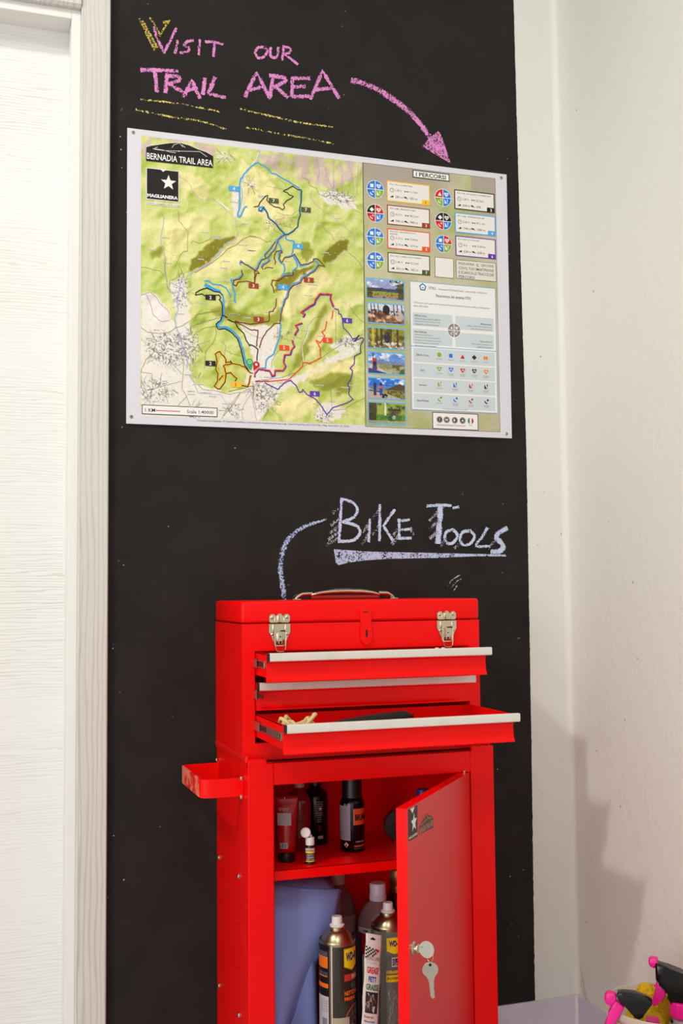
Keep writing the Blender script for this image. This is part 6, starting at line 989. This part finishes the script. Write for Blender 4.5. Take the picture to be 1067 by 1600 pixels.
for j in range(m_):
    for i in range(n):
        bm.faces.new((fr[j][i], fr[j][i+1], fr[j+1][i+1], fr[j+1][i])); bm.faces.new((bk[j][i], bk[j+1][i], bk[j+1][i+1], bk[j][i+1]))
    for e in (0, n): bm.faces.new((fr[j][e], fr[j+1][e], bk[j+1][e], bk[j][e]))
for e in (0, m_):
    for i in range(n): bm.faces.new((fr[e][i], bk[e][i], bk[e][i+1], fr[e][i+1]))
obj('packet_body', bm, mat('packet_white', (224, 216, 206), rough=.4), t, smooth='all')
F = Flat(pf)
for i in range(7):
    for j in range(7):
        if (i+j) % 2 == 0 and i*.8+j < 7.4: F.rect(.0005+i*.0036, .026+j*.0036+i*.0006, .0005+(i+1)*.0036, .026+(j+1)*.0036+i*.0006, 1, INK, 2)
F.poly([(u_, v_) for u_, v_ in heart(.0285, .0335, .0042)], 1, ink('pk_red', (206, 30, 36))); F.rect(.010, .008, .021, .0115, 1, INK, 3); F.circ(.0155, .0090, .003, 1, INK, n=10)
F.text('FINISH LINE', .003, .0480, .034, .0530, 1, ink('pk_faint', (150, 110, 104)), .01); F.rect(.003, .0468, .035, .0473, 1, ink('pk_red', (206, 30, 36)), 5); F.rect(.003, .0540, .035, .0545, 1, ink('pk_red', (206, 30, 36)), 5); F.text('Premium', .006, .0575, .026, .0610, 1, ink('pk_faint2', (190, 184, 178)))
F.text('GREASE', .0055, .068, .0335, .082, 1, ink('pk_red', (206, 30, 36)), .03); F.text('FETT', .010, .088, .0285, .0995, 1, ink('pk_blue', (36, 60, 176)), .03); F.text('GRAISSE', .0055, .1035, .0355, .1165, 1, ink('pk_green', (26, 120, 60)), .03)
F.rect(.0055, .120, .0345, .164, 1, ink('pk_photo', (52, 44, 46)), 6)
r = random.Random(3)
for i in range(22): uu = r.uniform(.009, .028); vv_ = r.uniform(.122, .152); F.line([(uu, vv_), (uu+r.uniform(-.004, .004), vv_+r.uniform(.003, .011))], r.uniform(.0012, .003), 1.6+i*.02, ink('pk_p%d' % (i % 3), ((170, 140, 120), (206, 196, 190), (110, 84, 74))[i % 3]))
for j, (tt, c) in enumerate((('Power fur!', 'pk_red'), ('Wirkt pro Antrieb!', 'pk_blue'), ('Super roulement', 'pk_green'))): F.text(tt, .0045, .169+j*.010, .0265+j*.003, .1745+j*.010, 1, MATS['ink_'+c], .02)
F.build('packet_print', t)
# large white bottle with cap
t = thing('plastic_bottle', 'large clear plastic bottle with a white screw cap and a white, red and blue label', 'bottle', (.935, -.115, FL)); cx, cy, r0 = .9330, -.105, .0495
bm = B(); lathe(bm, [(r0*.94, FL), (r0, FL+.006), (r0, .372), (r0*.97, .385), (r0*.86, .400), (r0*.66, .414), (r0*.44, .424), (.0175, .4265), (.0175, .431)], (cx, cy, 0), 44); obj('bottle_body', bm, mat('cloudy_plastic', (150, 116, 112), rough=.2), t, smooth='all')
bm = B(); lathe(bm, [(.0198, .4275), (.0205, .4300), (.0205, .4385), (.0192, .4395), (.0192, .4640), (.018, .4660), (.0001, .4660)], (cx, cy, 0), 28); obj('bottle_cap', bm, mat('lilac_white_plastic', (222, 208, 218), rough=.4), t, smooth=True)
F = Flat(cyl_fn(cx, cy, r0, .374)); crect(F, -.075, 0, .05, .15, 0, mat('white_label', (206, 196, 194), rough=.5)); crect(F, -.075, .0125, -.036, .06, 1, ink('lab_red', (186, 16, 20))); crect(F, -.075, .0125, -.060, .150, 1.2, ink('lab_dark', (60, 14, 24)))
crect(F, -.013, .018, .03, .07, 1, ink('lab_navy', (22, 34, 90))); F.text('CHIM', -.058, .004, -.043, .0095, 1, INK, .05); F.build('bottle_label', t)
t = thing('plastic_bottle', 'brownish grey bottle with a pale cap behind the blue cloth', 'bottle', (.850, -.075, FL)); cx, cy, r0 = .845, -.068, .0430
bm = B(); lathe(bm, [(r0*.94, FL), (r0, FL+.004), (r0, .40), (r0*.9, .425), (r0*.6, .448), (.016, .458), (.016, .466)], (cx, cy, 0), 36); obj('bottle_body', bm, mat('mauve_bottle', (112, 84, 84), rough=.3), t, smooth='all')
bm = B(); lathe(bm, [(.0190, .4640), (.0190, .488), (.018, .490), (.0001, .490)], (cx, cy, 0), 24); obj('bottle_cap', bm, mat('beige_cap', (190, 152, 140), rough=.4), t, smooth=True)
F = Flat(cyl_fn(cx, cy, r0, .398)); crect(F, -.06, 0, .05, .2, 0, mat('mauve_label', (164, 128, 136), rough=.5)); F.build('bottle_label', t)
t = thing('dark_bottle', 'dark red bottle with a gold neck at the back, close to the open door', 'bottle', (1.0, -.07, FL)); cx, cy, r0 = 1.003, -.055, .036
bm = B(); lathe(bm, [(r0*.94, FL), (r0, FL+.004), (r0, .39), (r0*.8, .415), (r0*.5, .43)], (cx, cy, 0), 32); obj('bottle_body', bm, mat('dark_red_bottle', (70, 10, 14), rough=.2), t, smooth='all')
bm = B(); lathe(bm, [(.020, .428), (.021, .44), (.019, .445), (.021, .450), (.021, .475), (.019, .480), (.0001, .480)], (cx, cy, 0), 16); obj('bottle_neck', bm, mat('dull_gold', (150, 110, 60), rough=.4, metal=.5), t, smooth=True)
t = thing('dark_packet', 'dark blue and black packet standing behind the narrow white packet', 'packet', (.865, -.2, FL))
bm = B(); prism(bm, [(.829, -.197, FL), (.858, -.187, FL), (.862, -.183, .372), (.846, -.185, .384), (.831, -.195, .362)], (0, .014, 0), .003, 2); obj('packet_body', bm, mat('dark_blue_pack', (20, 24, 44), rough=.35), t)
F = Flat(lambda u, v, l: (.831+u, -.1972+u*.36-l*.0002, .34-v)); 
for j in range(5): F.text('prodotto bici', .004, .02+j*.008, .022, .024+j*.008, 1, ST_)
F.build('packet_print', t)
# folded blue cloth
def sheet(bm, rows, th, flip=1):
    h = len(rows); w_ = len(rows[0]); V1 = [[bm.verts.new(p) for p in rw] for rw in rows]
    nrm = []
    V2 = [[None]*w_ for _ in range(h)]
    for j in range(h):
        for i in range(w_):
            a = Vector(rows[j][min(i+1, w_-1)])-Vector(rows[j][max(i-1, 0)]); b = Vector(rows[min(j+1, h-1)][i])-Vector(rows[max(j-1, 0)][i]); n = a.cross(b).normalized(); n = n if n.y > 0 else -n
            V2[j][i] = bm.verts.new(Vector(rows[j][i])+n*th)
    for j in range(h-1):
        for i in range(w_-1):
            bm.faces.new((V1[j][i], V1[j][i+1], V1[j+1][i+1], V1[j+1][i])); bm.faces.new((V2[j][i], V2[j+1][i], V2[j+1][i+1], V2[j][i+1]))
    for j in range(h-1):
        for i in (0, w_-1): bm.faces.new((V1[j][i], V1[j+1][i], V2[j+1][i], V2[j][i]))
    for i in range(w_-1):
        for j in (0, h-1): bm.faces.new((V1[j][i], V1[j][i+1], V2[j][i+1], V2[j][i]))
CLOTH = mat('blue_microfibre', (146, 160, 226), rough=.95, spec=.1, bump=.6, bscale=900)
t = thing('folded_cloth', 'folded blue cloth stuffed in the left of the lower compartment', 'cloth', (.70, -.19, FL))
def lerp(a, b, t_): return a+(b-a)*t_
rows = []
for j in range(21):
    v = j/20; z = lerp(.512, .128, v); xl = .640; xr = (lerp(.8154, .800, v/.22) if v < .22 else lerp(.800, .655, (v-.22)/.78))
    zr_ = lerp(.4832, .128, v) ; rw = []
    for i in range(13):
        u = i/12; x = lerp(xl, xr, u); zz = lerp(z, zr_, u); y = -.190-.060*math.sin(pi*(1-u)*.5)**1.5*(.25+.75*v)*(1-u*.5)-.012*math.sin(pi*u)+.006*math.sin(u*6+v*3); y = max(y, -.272); rw.append((x, y, zz))
    rows.append(rw)
bm = B(); sheet(bm, rows, .004); obj('top_fold', bm, CLOTH, t, smooth='all')
rows = [[(lerp(.70, .7395, u)-.035*v*0, -.225-.0+.01*u, lerp(.36, .30, u)*(1-v)+.122*v) for u in [i/6 for i in range(7)]] for v in [j/10 for j in range(11)]]
rows = [[(lerp(.650, lerp(.752, .757, v), u), -.178+.012*math.sin(6*u)-.012*u, lerp(lerp(.40, .335, u), .122, v)) for u in [i/8 for i in range(9)]] for v in [j/10 for j in range(11)]]
bm = B(); sheet(bm, rows, .004); obj('under_fold', bm, CLOTH, t, smooth='all')
rows = [[(lerp(.635, .800, u), -.100-.105*v+.006*math.sin(8*u), lerp(.5175, .490, u)+.012*math.sin(v*pi)-.008*v) for u in [i/8 for i in range(9)]] for v in [j/6 for j in range(7)]]
bm = B(); sheet(bm, rows, .003); obj('back_fold', bm, CLOTH, t, smooth='all')
# =================================================================== BUCKET WITH SPRAY BOTTLES
BCX, BCY, BZ = 1.3700, -.590, .302
CLR = plastic_clear('frosted_clear_plastic', (232, 224, 214), .55, .3)
t = thing('plastic_bucket', 'translucent round plastic bucket on the floor by the white right wall', 'bucket', (BCX, BCY, 0))
bm = B(); lathe(bm, [(.001, .002), (.098, .002), (.100, .006), (.1095, BZ-.035), (.1105, BZ-.034), (.1105, BZ-.028), (.1100, BZ-.027), (.1105, BZ-.014), (.1175, BZ-.013), (.1185, BZ-.004), (.1165, BZ), (.1135, BZ-.001), (.1125, BZ-.006), (.1075, BZ-.030), (.0975, .009), (.001, .007)], (BCX, BCY, 0), 64); obj('bucket_body', bm, CLR, t, smooth=True)
bm = B(); lathe(bm, [(.1140, BZ-.0245), (.1140, BZ-.0225), (.1118, BZ-.0222), (.1118, BZ-.0248), (.1140, BZ-.0245)], (BCX, BCY, 0), 64, caps=False); obj('bucket_rib', bm, mat('cloudy_rib', (236, 228, 220), rough=.3), t, smooth=True)
RV = Vector((_R.x, _R.y, 0)); FV = Vector((math.sin(YAW+.28), math.cos(YAW+.28), 0)); RV = Vector((FV.y, -FV.x, 0))
def extr(bm, org, pts, wid, r, skew=0):
    P = [Vector(org)+RV*(x/1000)+Vector((0, 0, z/1000))-FV*(wid/2)+FV*skew for x, z in pts]; prism(bm, P, FV*wid, r, 3)
o1 = Vector((1.3103, -.585, .2975)); o1 = o1+(Vector((0, -2.5947, 1.15))-o1).normalized()*.055+Vector((0, 0, -.009)); o2 = Vector((1.4161, -.585, .3033))+FV*(-.02)
# leaning bottle
t = thing('trigger_spray_bottle', 'spray bottle with a low black head and pink trigger leaning over the bucket rim', 'spray bottle', (1.335, -.60, .012))
bm = B(); extr(bm, o1, SPRAY1['body'], .026, .006); obj('spray_head', bm, GLOSSBLACK, t, smooth=True)
bm = B(); extr(bm, o1, SPRAY1['nozzle'], .020, .005); obj('nozzle', bm, PINK, t, smooth=True)
bm = B(); extr(bm, o1, SPRAY1['trigger'], .016, .004); obj('trigger', bm, PINK, t, smooth=True)
ax = (Vector((1.338, -.612, .14))-Vector((1.324, -.618, .284))).normalized()
bq = ax.to_track_quat('Z', 'Y').to_matrix()
bm = B(); lathe(bm, [(.013, 0), (.013, .018), (.011, .018)], (1.324, -.618, .286), 24, bq); obj('collar', bm, PINK, t, smooth=True)
bm = B(); lathe(bm, [(.011, .016), (.013, .03), (.026, .05), (.029, .07), (.029, .24), (.026, .246), (.001, .246)], (1.324, -.618, .286), 28, bq); obj('bottle_body', bm, plastic_clear('pinkish_clear', (226, 190, 200), .4, .25), t, smooth='all')
# upright bottle
t = thing('trigger_spray_bottle', 'upright spray bottle in the bucket with a tall black head and pink collar', 'spray bottle', (1.415, -.60, .012))
bm = B(); extr(bm, o2, SPRAY2['body'], .030, .005); obj('spray_head', bm, GLOSSBLACK, t, smooth=True)
bm = B(); extr(bm, o2, SPRAY2['nozzle'], .020, .0035); obj('nozzle', bm, PINK, t, smooth=True)
bm = B(); extr(bm, o2, SPRAY2['trigger'], .016, .003); obj('trigger', bm, PINK, t, smooth=True)
nb = o2+RV*.004; 
bm = B(); n = 40; rings = []
for z, rr_ in ((.3055, .0255), (.3040, .0268), (.2780, .0272), (.2765, .0262)):
    rings.append([bm.verts.new((nb.x+(rr_+(.0006 if i % 2 else 0))*math.cos(2*pi*i/n), nb.y+(rr_+(.0006 if i % 2 else 0))*math.sin(2*pi*i/n), z)) for i in range(n)])
for k in range(3):
    for i in range(n): bm.faces.new((rings[k][i], rings[k][(i+1) % n], rings[k+1][(i+1) % n], rings[k+1][i]))
bm.faces.new(rings[0]); bm.faces.new(rings[-1]); obj('collar', bm, PINK, t)
bm = B(); lathe(bm, [(.020, .276), (.022, .265), (.034, .235), (.036, .22), (.036, .016), (.033, .012), (.001, .012)], (nb.x, nb.y, 0), 32); obj('bottle_body', bm, MATS.get('x') or bpy.data.materials['pinkish_clear'], t, smooth='all')
pin = o2+RV*(-.0505)+Vector((0, 0, .0335))-FV*.0155
bm = B(); lathe(bm, [(.0028, 0), (.0026, .0012), (.0001, .0014)], pin, 12, Matrix((RV, Vector((0, 0, 1)), -FV)).transposed()); obj('pivot_pin', bm, PINK, t, smooth=True)
# sponge
bm = B(); bmesh.ops.create_cube(bm, size=1); bmesh.ops.subdivide_edges(bm, edges=bm.edges[:], cuts=7, use_grid_fill=True); r = random.Random(9)
Rm = rotz(-.5) @ roty(.35) @ rotx(.2); spc = Vector((1.380, -.528, .262))
for v in bm.verts:
    p = Vector((v.co.x*2, v.co.y*2, v.co.z*2)); k = (abs(p.x)**6+abs(p.y)**6+abs(p.z)**6)**(1/6); p = p/max(k, 1e-6)*max(abs(p.x), abs(p.y), abs(p.z)); p = Vector((p.x*.040, p.y*.022, p.z*.052)); p *= 1+r.uniform(-.035, .035); v.co = spc+Rm @ p
obj('sponge', bm, mat('yellow_sponge', (226, 186, 40), rough=1, spec=.05, bump=1, bscale=260, mottle=.6, mscale=160, mcol=(176, 136, 20), mlo=.5, mhi=.62), label='rough yellow sponge sitting in the bucket between the two spray bottles', cat='sponge')
t = thing('scraper', 'grey plastic scraper with a black edge beside the sponge in the bucket', 'scraper', (1.405, -.60, .2))
bm = B(); q0 = Vector((1.3935, -.602, .268)); P = [q0+RV*x+Vector((0, 0, z)) for x, z in ((-.012, -.07), (.018, -.07), (.020, .028), (.002, .026), (-.010, .008))]; prism(bm, P, FV*.012, .002, 2); obj('handle', bm, mat('blue_grey_plastic', (112, 118, 130), rough=.3), t)
bm = B(); P = [q0-FV*.001+RV*x+Vector((0, 0, z)) for x, z in ((-.014, -.004), (.012, -.022), (.014, -.018), (-.012, .001))]; prism(bm, P, FV*.014, .0006, 1); obj('blade', bm, BLACK, t)
